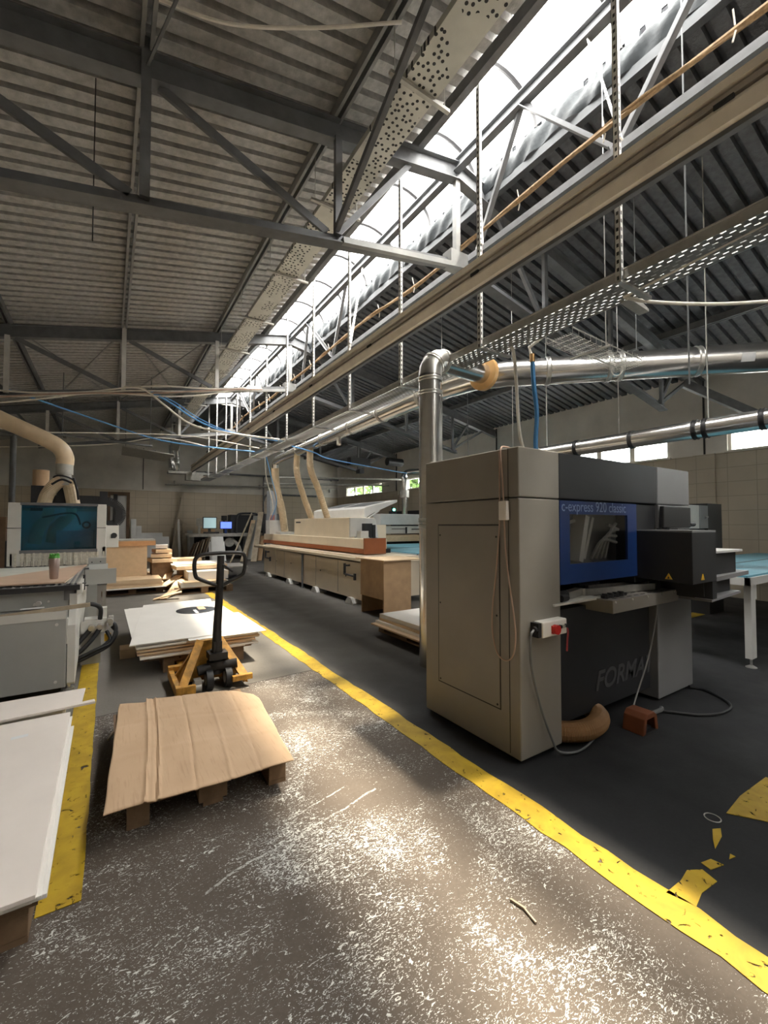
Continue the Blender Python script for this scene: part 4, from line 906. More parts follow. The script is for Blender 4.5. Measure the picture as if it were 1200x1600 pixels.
boards(rows,'white_board',lambda k: ('%s board from the bottom of the stack behind the pallet truck' % nmw[k]) if k < 10 else ['pale board on the right half near the top of the stack behind the pallet truck','white board peeking out left under the top sheet behind the pallet truck','sunlit white board on the right of the stack behind the pallet truck','topmost large white board with a dark disc lying on it'][k-10],M['white_board'],'boards of the stack behind the pallet truck')
zt = z+.0185
t = thing('round_disc','dark glossy round disc with a pale strip across, lying on the white boards','disc',(1.02,6.28,zt))
b = B(); b.tube([(1.02,6.28,zt),(1.02,6.28,zt+.006)],.25,40); obj('plate', b, pmat('blue_steel',(.16,.18,.22),.2,.7), t)
b = B(); b.box(.975,1.015,6.04,6.28,zt+.0062,zt+.008); obj('strip', b, M['paper'], t)
b = B(); b.box(1.05,1.14,6.26,6.46,zt+.0062,zt+.0085); obj('patch', b, M['card'], t)
b = B(); b.box(.13,.28,5.62,5.85,.0,.10); single('end_block','small pale block low at the left side of the white board stack','block',b,M['chip'])

# pallet truck
pj = thing('pallet_truck','yellow and black hand pallet truck between the cardboard sheet and the white boards','pallet truck',(.85,4.25,0))
for xa in (.61,.965):
    b = B(); b.box(xa,xa+.145,4.40,5.45,.026,.088); b.box(xa+.03,xa+.115,5.25,5.4,.005,.03); obj('fork', b, M['jack_yellow'], pj, bevel=.004)
b = B(); b.prism([(.52,.03),(1.13,.03),(1.13,.09),(.92,.40),(.74,.40),(.52,.09)],'y',4.36,4.40); obj('back_plate', b, M['jack_yellow'], pj, bevel=.006)
for s,(xa,xb) in ((-1,(.545,.745)),(1,(1.105,.915))):
    b = B(); b.bar((xa,4.06,.06),(xb,4.36,.40),.03,.07,(1,0,0)); b.hexa([(xa-.012,4.06,.04),(xa+.012,4.06,.04),(xa+.012,4.38,.06),(xa-.012,4.38,.06)],[(xb-.012,4.33,.38),(xb+.012,4.33,.38),(xb+.012,4.38,.40),(xb-.012,4.38,.40)]); obj('side_brace', b, M['jack_yellow'], pj)
b = B(); b.box(.50,.545,4.02,4.62,.03,.11); b.box(.545,.66,4.02,4.06,.03,.11); b.box(.50,.76,4.55,4.62,.09,.14); obj('bumper', b, M['jack_yellow'], pj, bevel=.005)
b = B(); b.box(.97,1.15,4.03,4.07,.07,.12); obj('bumper', b, M['jack_yellow'], pj, bevel=.004)
b = B(); b.cyl((.865,4.22,.12),(.865,4.22,.34),.055,16); b.cyl((.865,4.22,.2),(.865,4.22,.24),.085,16); b.tube([(.70,4.2,.17),(.82,4.2,.19),(.95,4.18,.19),(1.04,4.16,.2)],.045,10); b.box(.79,.95,4.14,4.3,.26,.32); obj('pump', b, M['jack_black'], pj, smooth=True)
for xx in (.79,.955):
    b = B(); b.cyl((xx-.028,4.16,.09),(xx+.028,4.16,.09),.09,24); w = obj('steer_wheel', b, M['rubber'], pj, smooth=True)
    b = B(); b.cyl((xx-.031,4.16,.09),(xx+.031,4.16,.09),.05,16); obj('hub', b, M['galv_dull'], w, smooth=True)
b = B(); b.cyl((.655,4.14,.05),(.72,4.14,.05),.05,14); b.box(.66,.72,4.1,4.18,.03,.12); obj('roller_bracket', b, M['galv_dull'], pj, smooth=True)
b = B(); b.tube([(.865,4.21,.30),(.868,4.21,.55),(.885,4.21,.9),(.892,4.21,1.21)],.034,12,radii=[.045,.038,.034,.032]); b.box(.83,.905,4.17,4.25,.30,.42); sh = obj('tiller', b, M['jack_black'], pj, smooth=True)
hp = smooth_path([(.89,4.21,1.235),(1.04,4.21,1.232),(1.10,4.21,1.215),(1.118,4.21,1.16),(1.105,4.21,1.05),(1.07,4.21,1.01),(.90,4.21,.925)],8)
hq = smooth_path([(.89,4.21,1.235),(.74,4.21,1.225),(.68,4.21,1.20),(.662,4.21,1.14),(.672,4.21,1.04),(.71,4.21,1.0),(.88,4.21,.925)],8)
b = B(); b.tube(hp,.018,10); b.tube(hq,.018,10); obj('handle_loop', b, M['jack_black'], sh, smooth=True)
b = B(); b.tube(smooth_path([(.90,4.18,1.13),(.94,4.15,1.10),(.985,4.14,1.06)],5),.009,7); obj('lever', b, M['jack_black'], sh, smooth=True)

# pallet with boards behind the grey machine
rows = [(rect(3.02,3.86,4.0,5.0,.0),.145,.165,M['chip']),(rect(3.10,3.95,4.0,5.0,.02),.166,.20,M['white_board']),(rect(3.12,4.0,4.0,4.95,-.01),.202,.235,M['chip']),(rect(3.13,4.02,4.0,4.95,.01),.237,.29,M['white_board'])]
boards(rows,'panel',lambda k: ['lowest brown board','lower white board','upper brown board','topmost white board'][k]+' on the pallet half hidden behind the grey machine',M['chip'],'boards on the pallet behind the grey machine')

# sunlit pallets in the aisle
rows = [(rect(1.32,10.05,2.3,10.85),.145,.25,M['white_board']),(rect(1.36,10.0,2.25,10.9,.03),.252,.262,M['chip']),(rect(1.5,10.3,2.35,11.0),.264,.45,M['white_board']),(rect(1.28,10.7,2.4,11.6,.05),.47,.55,M['chip']),(rect(1.25,10.9,2.45,11.7,-.04),.552,.58,M['white_board'])]
boards(rows,'sunlit_board',lambda k: ['lowest thick white pack on the sunlit aisle pallet','thin brown board on the sunlit aisle pallet','white pack above the thin brown board in the aisle','thick brown board leaning back on the sunlit aisle heap','topmost white board of the sunlit aisle heap'][k],M['chip'],'boards on the sunlit pallet')
b = B(); b.box(1.42,2.3,11.05,11.55,0,.465); single('support_crate','low crate under the sunlit boards in the aisle','crate',b,M['pallet'])
rows = [(rect(1.6,12.2,2.8,13.0),.145,.3,M['chip']),(rect(1.5,12.3,2.9,13.4,.06),.302,.33,M['white_board']),(rect(2.3,12.1,3.3,13.2,-.05),.332,.36,M['white_board']),(rect(1.4,12.9,2.2,13.6,.1),.362,.56,M['chip'])]
boards(rows,'sunlit_board',lambda k: ['lowest brown pack on the farther sunlit pallet','wide white board on the farther sunlit pallet','white board jutting right on the farther sunlit pallet','pale box like pack at the back of the farther sunlit pallet'][k],M['chip'],'boards on the farther sunlit pallet')
for k,(x,y,a,l,lab2) in enumerate(((1.12,9.95,.9,.7,'nearest offcut leaning between the chipboard block and the aisle pallet'),(1.25,10.3,1.2,.6,'second offcut leaning beside the chipboard block'),(1.22,10.75,.9,.6,'third offcut beside the chipboard block'),(1.2,11.2,1.3,.5,'short offcut at the back beside the chipboard block'),(1.02,9.6,-.2,.5,'low offcut lying at the foot of the aisle pallet'))):
    b = B(); d = V((math.cos(a),math.sin(a),.25))*l*.5; c = V((x,y,.08+.08*k if k < 4 else .075)); b.bar(c-d,c+d,.16,.02); single('offcut',lab2,'board',b,M['chip'],'offcuts beside the chipboard block')
for k in range(4):
    b = B(); b.prism(rect(.82+.05*k,11.2+.1*k,1.35-.04*k,11.9,.1*(-1)**k),'z',.62+.105*k,.70+.105*k); single('offcut_board',['lowest','second','third','topmost'][k]+' short board stacked right of the chipboard block','board',b,M['chip'] if k < 3 else M['white_board'],'short boards right of the chipboard block')
b = B(); b.box(.86,1.3,11.3,11.85,0,.615); single('offcut_crate','wooden crate under the short boards right of the chipboard block','crate',b,M['pallet'])
# chipboard block on the left
b = B(); b.box(-.22,.76,11.3,12.1,.33,1.02); single('chipboard_block','big pale chipboard block behind the left machine','block',b,M['chip'])
t = thing('slab_top','grey topped board with an orange edge lying on the chipboard block','board',(.35,11.7,1.02))
b = B(); b.box(-.22,.93,11.25,12.2,1.022,1.13); obj('core', b, M['orange_edge'], t)
b = B(); b.box(-.22,.93,11.25,12.2,1.13,1.16); obj('grey_face', b, M['galv_dull'], t)
rows = [(rect(-.3,10.45,1.08,12.2,.02),.146,.165,M['white_board']),(rect(-.3,10.5,1.02,12.2,-.01),.167,.2,M['chip']),(rect(-.3,10.52,1.03,12.15,.005),.202,.25,M['chip']),(rect(-.3,10.5,1.0,12.2,0),.252,.329,M['chip'])]
boards(rows,'base_board',lambda k: ['thin white board lowest under the chipboard block','brown board, second lowest under the chipboard block','brown board, third under the chipboard block','thick board directly under the chipboard block'][k],M['chip'],'boards under the chipboard block')

# ------------------------------------------------------------------ machining centre on the left
cn = thing('machining_centre','white woodworking machining centre with a blue glass hood by the left wall','machine',(-.9,6.2,0))
b = B(); b.box(-2.4,-.30,4.74,5.05,.06,.73); fb = obj('front_cabinet', b, M['cncgrey'], cn, bevel=.006)
b = B(); b.box(-2.4,-.305,4.735,4.745,.665,.735); obj('top_lip', b, M['cncwhite'], fb)
for (x,z) in ((-.37,.62),(-.37,.12),(-1.0,.62),(-1.0,.12)):
    b = B(); b.cyl((x,4.73,z),(x,4.742,z),.012,10); obj('screw', b, M['cncwhite'], fb)
b = B(); b.prism([(4.76,.09),(4.80,.06),(6.95,.52),(6.95,.80),(4.92,.86),(4.92,.74),(4.76,.60)],'x',-.295,-.235); obj('side_plate', b, M['cncwhite'], cn, bevel=.004)
b = B(); b.box(-.315,-.292,4.745,4.86,.44,.66); b.box(-.3,-.235,4.86,4.94,.50,.58); obj('cover', b, M['cncwhite'], cn)
b = B(); b.box(-.292,-.25,4.84,4.87,.49,.57); obj('switch', b, M['black'], cn)
b = B(); b.cyl((-.29,4.86,0),(-.29,4.86,.02),.05,12); b.cyl((-.29,4.86,.02),(-.29,4.86,.1),.02,10); obj('foot', b, M['galv'], cn)
b = B(); b.box(-2.2,-.5,5.1,7.6,.0,.74); obj('bed', b, M['cncgrey'], cn)
b = B(); b.box(-2.4,-.30,4.95,5.1,.74,.90); bm_ = obj('cross_beam', b, M['cncgrey'], cn)
b = B(); b.cyl((-.52,4.9,.79),(-.52,4.96,.79),.022,12); b.cyl((-.545,4.9,.785),(-.545,4.93,.785),.012,8); b.cyl((-.45,4.93,.8),(-.45,4.96,.8),.008,8); obj('knob', b, M['galv'], bm_)
b = B(); b.cyl((-.30,4.98,.80),(-.30,4.98,.90),.05,14); obj('roller', b, M['mgrey_cool'], cn, smooth=True)
b = B(); b.box(-2.4,-.22,4.90,7.1,.905,.945); tbl = obj('table', b, M['mgrey_cool'], cn)
b = B(); b.box(-2.4,-.215,4.885,4.90,.895,.94); obj('front_edge', b, M['black'], tbl)
b = B()
for k in range(5): b.box(-.40+.04*k,-.385+.04*k,4.92,7.1,.945,.957)
obj('guide_rails', b, M['galv_dull'], tbl)
b = B()
for k in range(26): b.box(-1.7+.06*k-.0,-1.67+.06*k,4.92,4.99,.945,.95)
obj('rubber_pads', b, M['rubber'], tbl)
b = B(); b.box(-.24,-.20,4.9,7.1,.85,.955); obj('edge_profile', b, M['cncwhite'], tbl)
# hood
b = B(); b.box(-1.06,-1.05,7.0,7.9,.98,1.78); b.box(-1.05,-.93,7.0,7.06,.98,1.78); b.box(-1.06,-.03,7.03,7.06,1.72,1.78); b.box(-.135,-.03,7.0,7.06,.98,1.78); b.box(-.04,-.03,7.06,7.9,.98,1.78); hd = obj('hood_frame', b, M['cncwhite'], cn, bevel=.004)
b = B(); b.box(-1.07,-.92,6.996,7.0,1.455,1.462); b.box(-.14,-.028,6.996,7.0,1.455,1.462); obj('hood_seam', b, M['black'], hd)
b = B(); b.box(-.935,-.13,7.02,7.03,1.17,1.76); obj('blue_window', b, M['blue_glass'], cn, label='tinted blue glass of the hood')
b = B(); b.box(-.94,-.125,6.99,7.03,1.135,1.175); b.box(-.94,-.125,6.99,7.03,1.75,1.785); obj('window_rail', b, M['steel'], cn)
b = B(); b.box(-1.05,-.04,7.85,7.9,.98,1.78); b.box(-1.05,-.04,7.06,7.9,1.74,1.78) ; b.bm.free()
b = B(); b.box(-1.05,-.04,7.82,7.88,.98,1.70); obj('inner_back', b, M['white'], cn)
b = B(); b.box(-.60,-.18,7.3,7.8,1.2,1.42); b.box(-.7,-.5,7.35,7.6,1.62,1.76); b.box(-.42,-.2,7.2,7.3,1.25,1.35); obj('drill_head', b, M['cncwhite'], cn)
b = B(); b.tube(smooth_path([(-.68,7.4,1.78),(-.70,7.4,1.62),(-.80,7.4,1.45),(-.84,7.42,1.25)],7),.075,12); b.tube(smooth_path([(-.45,7.45,1.78),(-.48,7.45,1.62),(-.62,7.5,1.45),(-.66,7.5,1.25)],7),.075,12); obj('inner_hose', b, M['hose'], cn, smooth=True)
b = B(); b.tube(smooth_path([(-.75,7.3,1.6),(-.5,7.3,1.66),(-.38,7.3,1.64),(-.33,7.3,1.5)],7),.012,8); b.ring((-.26,7.25,1.5),(0,1,0),.04,.012,18,6); obj('inner_cable', b, M['black'], cn, smooth=True)
b = B()
for k in range(44):
    x = -1.03+.0225*k; yq = 7.0+.012*math.sin(k*2.3)
    b.box(x,x+.0205,yq,yq+.006,.965+.012*random.random(),1.14)
obj('brush_skirt', b, pmat('skirt',(.60,.57,.49),.7,0,.18,40), cn, label='pale strip curtain along the bottom of the hood')
b = B(); b.box(-.07,-.02,7.0,7.08,.95,1.2); obj('gantry_post', b, M['cncwhite'], cn)
b = B(); b.box(-.21,-.02,6.55,6.62,.93,1.08); b.box(-.205,.08,5.55,5.62,.86,1.02); b.box(-.2,.0,5.62,6.6,.94,1.0); gb = obj('terminal_box', b, M['cncgrey'], cn, label='grey box jutting out towards the aisle')
for (x,z) in ((-.17,.985),(-.08,.99)):
    b = B(); b.cyl((x,6.545,z+.04),(x,6.552,z+.04),.008,8); obj('screw', b, M['black'], gb)
b = B(); b.box(-.215,-.175,5.7,5.8,.83,1.02); b.box(-.21,-.19,5.3,5.35,.84,.99); obj('black_slide', b, M['black'], cn)
# vertical support with hoses beside the table
b = B(); b.box(-.10,-.01,6.0,6.06,.72,.90); b.box(-.10,-.06,6.02,6.05,.3,.72); b.box(-.05,-.015,6.02,6.05,.3,.72); obj('slide_rail', b, M['mgrey'], cn)
b = B(); b.box(-.10,-.005,5.98,6.0,.80,.88); obj('rail_head', b, M['black'], cn)
b = B(); b.box(-.20,.0,5.5,5.66,.42,.50); b.box(-.07,.0,5.55,5.66,.34,.60); b.box(-.23,-.02,5.48,5.5,.36,.48); obj('hose_block', b, M['cncwhite'], cn)
b = B(); b.box(-.23,-.05,5.6,5.7,0,.4); obj('block_stand', b, M['cncgrey'], cn)
HG = []
for pts,r in (([(-.22,5.45,.66),(-.13,5.42,.67),(-.06,5.43,.62),(-.06,5.48,.5)],.022),([(-.14,5.47,.40),(-.2,5.45,.33),(-.26,5.42,.26),(-.29,5.4,.22)],.024),([(-.06,5.47,.40),(-.12,5.43,.31),(-.2,5.4,.22),(-.27,5.38,.17)],.022),
             ([(.02,5.5,.46),(.075,5.47,.42),(.08,5.45,.34),(.03,5.42,.24),(-.1,5.4,.19),(-.25,5.38,.13)],.02),([(.05,5.5,.40),(.09,5.46,.33),(.02,5.42,.22),(-.12,5.4,.15),(-.25,5.38,.1)],.018),([(0,5.5,.36),(.03,5.46,.27),(-.06,5.42,.2),(-.22,5.4,.11)],.018)):
    b = B(); b.tube(smooth_path(pts,7),r,10); obj('hose', b, M['rubber'], cn, smooth=True)
for (x,z) in ((-.135,.415),(-.06,.42),(.03,.47)):
    b = B(); b.cyl((x,5.42,z),(x,5.5,z+.01),.028,12); obj('hose_fitting', b, M['galv'], cn, smooth=True)
b = B(); b.box(.015,.06,5.46,5.52,.42,.52); obj('valve', b, M['galv'], cn, bevel=.006)
b = B(); b.prism([(-.02,5.5),(.04,5.5),(.04,5.52),(-.02,5.52)],'z',.25,.33); obj('yellow_tag', b, M['sign_yellow'], cn)
# energy chain and box behind
b = B(); cpts = smooth_path([(-.75,7.7,1.86),(-.35,7.7,1.87),(-.05,7.7,1.86),(.10,7.7,1.80),(.16,7.7,1.66),(.10,7.7,1.53),(-.02,7.7,1.50)],8)
for i in range(len(cpts)-1): b.bar(cpts[i],cpts[i+1],.12,.055,(0,1,0))
b.box(-.12,-.02,7.65,7.78,1.5,2.0); obj('cable_chain', b, M['black'], cn)
b = B(); b.box(-.14,.13,7.6,7.9,1.16,1.49); ebx = obj('drive_box', b, M['cncwhite'], cn, bevel=.006)
b = B(); b.cyl((.07,7.58,1.34),(.07,7.6,1.34),.04,14); b.box(.03,.09,7.57,7.6,1.30,1.36); obj('rotary_switch', b, M['black'], ebx, smooth=True)
b = B(); b.box(-.5,-.1,7.7,7.85,0,1.16); obj('rear_post', b, M['cncgrey'], cn)
# boards and cup on its table
b = B(); b.prism([(-1.5,5.02),(-.335,4.95),(-.33,5.0),(-.235,6.95),(-.9,5.75),(-1.5,5.35)],'z',.958,.972); single('beige_board','pinkish beige board with a slanted edge on the left machine table','board',b,pmat('beige_board',(.55,.39,.28),.55,0,.05,4))
b = B(); b.prism([(-1.5,5.40),(-.9,5.79),(-.26,6.92),(-1.5,6.92)],'z',.958,.968); single('pale_board','pale greenish board lying in front of the blue glass hood','board',b,pmat('pale_board',(.60,.60,.54),.5))
t = thing('travel_mug','brown metal travel mug with green top standing on the beige board','cup',(-.44,5.25,.972))
b = B(); b.tube([(-.44,5.25,.973),(-.44,5.25,.98),(-.44,5.25,1.17),(-.44,5.25,1.175)],.045,20,radii=[.030,.034,.046,.043]); obj('body', b, M['cup'], t, smooth=True)
b = B(); b.tube([(-.44,5.25,1.174),(-.44,5.25,1.185),(-.44,5.25,1.20)],.04,12,radii=[.044,.045,.036])
for k in range(9): a = k*.7; b.tube([(-.44+.03*math.cos(a),5.25+.03*math.sin(a),1.195),(-.44+.028*math.cos(a+.4),5.25+.028*math.sin(a+.4),1.215)],.012,6)
obj('lid', b, M['green'], t, smooth=True)
b = B(); b.bar((-1.3,4.715,.70),(-.13,4.79,.765),.03,.035); single('wood_strip','brown wooden strip lying along the front of the left machine','strip',b,M['plank'])
b = B(); b.prism([(-.62,4.735),(-.46,4.745),(-.46,4.755),(-.6,4.75)],'z',.775,.785); single('paper_slip','white paper slip stuck to the wooden strip','paper',b,M['paper'])
# hoses above
t = thing('dust_hose','fat beige hose coming from the upper left down to the blue glass hood','hose',(-.55,7.4,1.9))
b = B(); pp = smooth_path([(-3.3,7.3,3.85),(-2.2,7.35,3.38),(-1.3,7.4,2.93),(-.8,7.4,2.70),(-.60,7.4,2.58),(-.53,7.4,2.45),(-.53,7.4,2.34)],8)
b.tube(pp,.105,18); obj('main_hose', b, M['hose'], t, smooth=True)
b = B(); b.cyl((-.53,7.4,2.20),(-.53,7.4,2.36),.10,20); b.cyl((-.53,7.4,2.05),(-.53,7.4,2.2),.085,20); obj('collar', b, M['galv_dull'], t, smooth=True)
for pts in ([(-.55,7.38,2.12),(-.63,7.38,2.05),(-.71,7.4,1.92),(-.75,7.4,1.77)],[(-.50,7.42,2.12),(-.47,7.42,2.04),(-.445,7.42,1.92),(-.42,7.42,1.77)]):
    b = B(); path = smooth_path(pts,16); b.tube(path,.08,14,radii=[.084 if i%2 else .080 for i in range(len(path))]); obj('branch_hose', b, M['hose'], t)
b = B(); b.ring((-.53,7.38,2.12),(.2,.4,.9),.12,.012,20,6); b.tube(smooth_path([(-.42,7.3,2.15),(-.38,7.3,2.0),(-.36,7.32,1.85)],6),.015,7); b.tube(smooth_path([(-.66,7.3,2.05),(-.55,7.28,2.12),(-.44,7.28,2.08)],6),.014,7); obj('wires', b, M['black'], t, smooth=True)
b = B(); b.box(-.62,-.46,7.5,7.7,1.78,2.05); obj('lift_motor', b, M['black'], t)
# left bay behind the machine
b = B(); b.box(-1.25,-.98,10.4,10.7,1.2,2.25); b.box(-1.6,-1.0,10.4,10.9,0,1.2); t = single('dark_machine','dark tall machine block in the left corner behind the hood','machine',b,M['mdark'])
b = B(); b.cyl((-1.12,10.55,2.252),(-1.12,10.55,2.56),.13,16); single('paper_drum','pale drum standing on the dark block in the left corner','drum',b,M['card'],smooth=True)
for (x,w,h,d,lab2) in ((-2.6,.9,1.7,14,'dark brown crate against the left wall'),(-2.3,.7,1.1,16,'low dark crate farther along the left wall')):
    b = B(); b.box(x-w/2,x+w/2,d,d+.8,0,h); single('crate',lab2,'crate',b,M['brick'])
# pipe frame on the left and back wall
t = thing('bent_pipe','dark pipe frame rising along the left wall and running across the back','pipe',(-1.6,13,0))
b = B(); b.cyl((-1.9,13.0,0),(-1.9,13.0,3.55),.06,12); b.tube(smooth_path([(-1.9,13,3.5),(-1.88,13,3.62),(-1.78,13,3.7),(-1.5,13,3.72)],5),.04,10); b.cyl((-1.5,13,3.72),(1.0,13.6,3.72),.03,8); b.cyl((-1.9,13,3.6),(-3.5,13,3.6),.05,8); obj('pipe', b, M['steel'], t, smooth=True)
b = B(); b.cyl((.95,13.6,3.72),(.95,13.6,deck_z(.95)-.0),.012,6); b.cyl((-1.0,13.1,3.72),(-1.0,13.1,deck_z(-1.0)),.012,6); obj('hanger', b, M['steel'], t)
t = thing('tilted_sheet','thin pale panel hanging tilted high in front of the back wall','panel',(1.2,17.5,3.9))
b = B(); b.hexa([(.35,17.0,4.18),(1.95,17.0,4.02),(1.75,18.4,3.95),(.35,18.4,4.08)],[(.35,17.0,4.21),(1.95,17.0,4.05),(1.75,18.4,3.98),(.35,18.4,4.11)]); obj('sheet', b, M['galv_dull'], t)
b = B(); b.cyl((.45,17.1,4.2),(.45,17.1,deck_z(.45)),.01,6); b.cyl((1.85,17.1,4.04),(1.85,17.1,deck_z(1.85)),.01,6); b.box(.9,1.4,17.4,17.7,4.1,4.2); obj('hanger', b, M['steel'], t)
t = thing('flexible_duct','crumpled silver duct dropping in front of the back wall','duct',(2.35,20.5,3.8))
b = B()
def fdx(u,v):
    a = 2*PI*u; r = .19+.03*math.sin(6*a+v*9)+.012*math.sin(a*13+v*21); return V((2.35+r*math.cos(a),20.4+r*math.sin(a),3.85+1.1*v))
b.grid(fdx,40,14); obj('foil', b, M['galv'], t, smooth=True)
b = B(); b.box(2.1,4.1,20.2,20.6,3.72,3.82); b.box(2.8,3.5,20.2,20.6,3.45,3.72); obj('flat_duct', b, M['galv_dull'], t)
b = B(); b.cyl((2.35,20.4,3.85),(2.35,20.4,deck_z(2.35)),.05,8); obj('hanger', b, M['steel'], t)
for (x0,x1,z0,z1,r,lab2,mm) in ((2.1,10.7,3.32,3.5,.035,'long pale pipe along the back wall, lower','galv_dull'),(3.4,10.8,3.95,4.0,.05,'long dark pipe along the back wall, upper','steel')):
    b = B(); b.cyl((x0,21.42,z0),(x1,21.42,z1),r,10)
    for xq in (x0+.4,(x0+x1)/2,x1-.4): b.box(xq-.02,xq+.02,21.42,21.6,z0-.02,z1+.02)
    single('pipe',lab2,'pipe',b,M[mm],smooth=True)
b = B(); b.cyl((6.6,21.52,0),(6.6,21.52,3.95),.04,8); b.tube(smooth_path([(6.6,21.5,2.7),(6.75,21.5,3.0),(7.2,21.5,3.05),(9.5,21.5,3.05)],6),.05,8); single('standpipe','dark standing pipe with an arm on the back wall','pipe',b,M['steel'],smooth=True)
t = thing('brown_door','brown framed door leaning against the back wall behind the left machine','door',(.35,21.4,0))
b = B(); b.box(-.05,.75,21.36,21.44,0,.1); b.box(-.05,.05,21.36,21.44,.1,2.9); b.box(.63,.75,21.36,21.44,.1,2.9); b.box(.05,.63,21.36,21.44,2.75,2.9); obj('frame', b, M['brick'], t)
b = B(); b.box(.05,.63,21.40,21.43,.1,2.75); obj('leaf', b, M['white'], t)
b = B(); b.box(.15,.30,21.3,21.36,.1,2.8); obj('dark_post', b, M['black'], t)
for k,(x0,x1,h,lab2) in enumerate(((.80,1.0,1.75,'tallest white panel leaning by the brown door'),(1.0,1.2,1.45,'second tallest white panel leaning by the brown door'),(1.15,2.0,1.15,'wide white panel leaning at the back wall'),(1.4,2.25,.98,'lowest wide white panel leaning at the back wall'))):
    b = B(); b.hexa([(x0,20.95-.10*k,0),(x1,20.95-.10*k,0),(x1,20.98-.10*k,0),(x0,20.98-.10*k,0)],[(x0,21.3-.10*k,h),(x1,21.3-.10*k,h),(x1,21.33-.10*k,h),(x0,21.33-.10*k,h)]); single('melamine_sheet',lab2,'panel',b,M['white'],'white panels at the back wall')
for k,(x,w,h,lean,mm,lab2) in enumerate(((2.25,.06,2.75,.45,'plank','long thin plank slanting against the back wall'),(2.40,.16,1.35,.0,'plank','brown plank, leftmost of the upright row at the back wall'),(2.60,.09,1.75,.0,'white_board','narrow white plank standing at the back wall'),(2.78,.15,1.55,.0,'plank','grey brown plank standing beside the narrow white one'),(3.0,.24,1.25,.0,'cncgrey','pale grey board standing at the right end of the row'),(3.5,.7,1.35,.0,'ply','wide brown sheet standing at the back wall'))):
    b = B(); b.hexa([(x,20.6,0),(x+w,20.6,0),(x+w,20.64,0),(x,20.64,0)],[(x+lean,21.2,h),(x+lean+w,21.2,h),(x+lean+w,21.24,h),(x+lean,21.24,h)]); single('upright_plank',lab2,'plank',b,M[mm],'planks standing at the back wall')
# bench with screens at the back
t = thing('saw_bench','grey topped saw bench carrying two lit screens in front of the back wall','bench',(4.1,19.3,0))
b = B(); b.box(2.75,5.3,18.9,20.0,1.05,1.13); obj('bench_top', b, M['galv_dull'], t)
b = B(); b.box(2.75,5.3,18.86,18.9,1.0,1.1); obj('front_rail', b, M['galv'], t)
for x in (2.9,5.15):
    b = B(); b.box(x-.08,x+.08,19.1,19.8,0,1.05); obj('leg', b, M['cncgrey'], t)
b = B(); b.box(3.0,5.1,19.5,19.9,.1,1.0); obj('dark_body', b, M['mdark'], t)
b = B(); b.cyl((4.4,19.1,.75),(4.4,19.4,.75),.2,18); b.tube(smooth_path([(4.5,19.2,.9),(4.75,19.1,.6),(4.9,19.1,.2)],6),.08,8); obj('motor', b, M['galv_dull'], t, smooth=True)
for (x0,x1,z0,z1,mm,lab2,cas) in ((3.36,3.86,1.36,1.80,'screen','pale lit screen on the saw bench','black'),(4.05,4.50,1.35,1.62,'screen_blue','bright blue lit screen on the saw bench','mblue')):
    t2 = thing('screen',lab2,'screen',((x0+x1)/2,19.2,1.13))
    b = B(); b.box(x0-.03,x1+.03,19.21,19.27,z0-.03,z1+.03); b.box((x0+x1)/2-.05,(x0+x1)/2+.05,19.25,19.35,1.131,z0); obj('case', b, M[cas], t2)
    b = B(); b.box(x0,x1,19.2,19.21,z0,z1); obj('display', b, M[mm], t2)
b = B(); b.box(3.08,3.33,19.25,19.27,1.45,1.78); b.box(3.15,3.25,19.22,19.3,1.131,1.45); single('paper_sheet','grey sheet standing left of the pale screen','paper',b,M['galv_dull'])
b = B(); b.box(3.35,3.95,19.0,19.2,1.131,1.2); single('keyboard_box','dark keyboard box below the pale screen','keyboard',b,M['black'])
b = B(); b.cyl((4.25,19.5,1.131),(4.25,19.5,1.68),.03,8); b.cyl((4.25,19.5,1.68),(4.25,19.5,1.9),.12,14); single('round_lamp','black round device above the blue screen','device',b,M['black'],smooth=True)
b = B(); b.tube(smooth_path([(4.75,19.4,1.131),(4.75,19.4,1.6),(4.85,19.5,1.95),(5.3,19.6,2.02),(5.7,19.7,2.0),(5.75,19.7,1.9)],6),.05,8); b.box(4.6,6.3,19.8,20.4,1.131,1.95); single('black_machine','black covered machine right of the blue screen','machine',b,M['mdark'])
b = B(); b.box(5.32,5.7,19.85,20.4,0,1.13); single('machine_stand','dark stand below the black covered machine','stand',b,M['mdark'])
b = B(); b.box(5.9,6.6,18.9,19.5,1.2,2.0); b.box(5.95,6.55,18.95,19.45,0,1.2); single('grille_cabinet','dark grilled cabinet behind the far end of the edge bander','cabinet',b,M['steel'])
for k,(x0,x1,zb,lab2) in enumerate(((3.55,4.05,1.0,'white panel leaning at the front of the saw bench'),(3.48,4.12,.8,'wider white panel leaning behind the first at the saw bench'))):
    b = B(); b.hexa([(x0,18.35+.08*k,0),(x1,18.35+.08*k,0),(x1,18.38+.08*k,0),(x0,18.38+.08*k,0)],[(x0,18.72+.08*k,zb),(x1,18.72+.08*k,zb),(x1,18.75+.08*k,zb),(x0,18.75+.08*k,zb)]); single('melamine_sheet',lab2,'panel',b,M['white'],'white panels at the saw bench')
for k in range(6):
    x = 2.62+.11*k; b = B(); b.hexa([(x,18.2,0),(x+.04,18.2,0),(x+.04,18.7,0),(x,18.7,0)],[(x+.28,18.3,.75+.05*k),(x+.32,18.3,.75+.05*k),(x+.32,18.75,.75+.05*k),(x+.28,18.75,.75+.05*k)]); single('leaning_offcut',ends[k]+' brown offcut from the left, leaning below the left end of the saw bench','board',b,M['plank'] if k % 2 else M['pallet'],'offcuts below the saw bench')
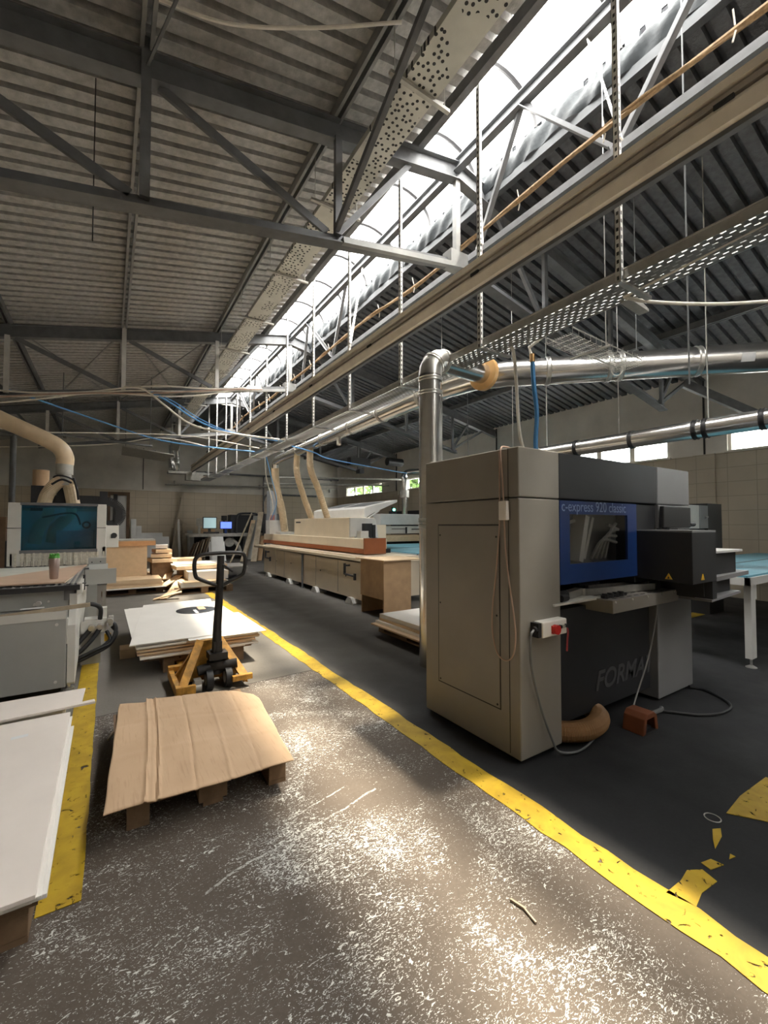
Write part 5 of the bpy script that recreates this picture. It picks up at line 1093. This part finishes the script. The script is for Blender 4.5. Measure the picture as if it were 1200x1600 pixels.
for k,(xa,ya,xb,yb2,h,w,mm,lab2) in enumerate(((4.0,17.2,5.2,18.6,2.0,.05,'plank','thin pole leaning to the right, leftmost of the leaning planks'),(4.55,17.3,5.35,18.6,1.55,.16,'plank','short grey plank leaning beside the thin pole'),(4.7,17.3,5.45,18.6,1.7,.18,'chip','brown plank in the middle of the leaning planks'),(4.9,17.2,5.6,18.6,2.05,.22,'plank','tall wide plank leaning at the right of the group'),(5.1,17.4,5.7,18.7,1.9,.25,'cncgrey','grey board behind the tall wide plank'),(5.25,17.3,5.8,18.6,1.0,.2,'ply','short brown plank at the right foot of the leaning group'))):
    b = B(); dy = (0,.28,.62,.0,.95,.35)[k]; b.bar((xa,ya+dy,.02),(xb,yb2+dy,h),w,.04,(0,0,1)); single('leaning_plank',lab2,'plank',b,M[mm],'planks leaning before the edge bander')
b = B(); b.box(5.45,5.95,17.0,17.1,0,.65); single('white_box','small white board standing below the far end of the edge bander','board',b,M['white'])

# ------------------------------------------------------------------ light
W = bpy.data.worlds.new('sky'); SC.world = W; W.use_nodes = True
nt = W.node_tree; nt.nodes.clear()
o_ = nt.nodes.new('ShaderNodeOutputWorld'); bg = nt.nodes.new('ShaderNodeBackground'); bg.inputs[0].default_value = (1.0,.975,.94,1); bg.inputs[1].default_value = WORLD = 10.0
nt.links.new(bg.outputs[0], o_.inputs[0])
su = bpy.data.lights.new('sun','SUN'); su.energy = 15; su.angle = math.radians(5); su.color = (1,.88,.70)
so = bpy.data.objects.new('sun', su); COL.objects.link(so)
so.rotation_euler = V((-.355,.05,-1)).to_track_quat('-Z','Y').to_euler()
pl = bpy.data.lights.new('skylight_portal','AREA'); pl.shape = 'RECTANGLE'; pl.size = SR-SL; pl.size_y = YS-YF; pl.cycles.is_portal = True
po = bpy.data.objects.new('skylight_portal', pl); COL.objects.link(po); po.location = ((SL+SR)/2,(YS+YF)/2,6.13)

# ------------------------------------------------------------------ camera
f, yaw, pit = 665.0, math.atan(430/665), math.atan(20/665)
cam = bpy.data.cameras.new('camera'); cam.sensor_fit = 'HORIZONTAL'; cam.sensor_width = 36; cam.lens = 36*f/1200; cam.clip_start = .05; cam.clip_end = 200
co = bpy.data.objects.new('camera', cam); COL.objects.link(co); co.location = (0,0,1.5)
co.rotation_euler = V((math.sin(yaw)*math.cos(pit), math.cos(yaw)*math.cos(pit), math.sin(pit))).to_track_quat('-Z','Y').to_euler()
SC.camera = co
vs = SC.view_settings; vs.view_transform = 'Standard'; vs.look = 'None'; vs.gamma = 1; vs.use_curve_mapping = False; vs.exposure = 1.1
SC.cycles.max_bounces = 10; SC.cycles.diffuse_bounces = 6; SC.cycles.transparent_max_bounces = 24
SC.cycles.use_denoising = True
SC.cycles.sample_clamp_indirect = 8
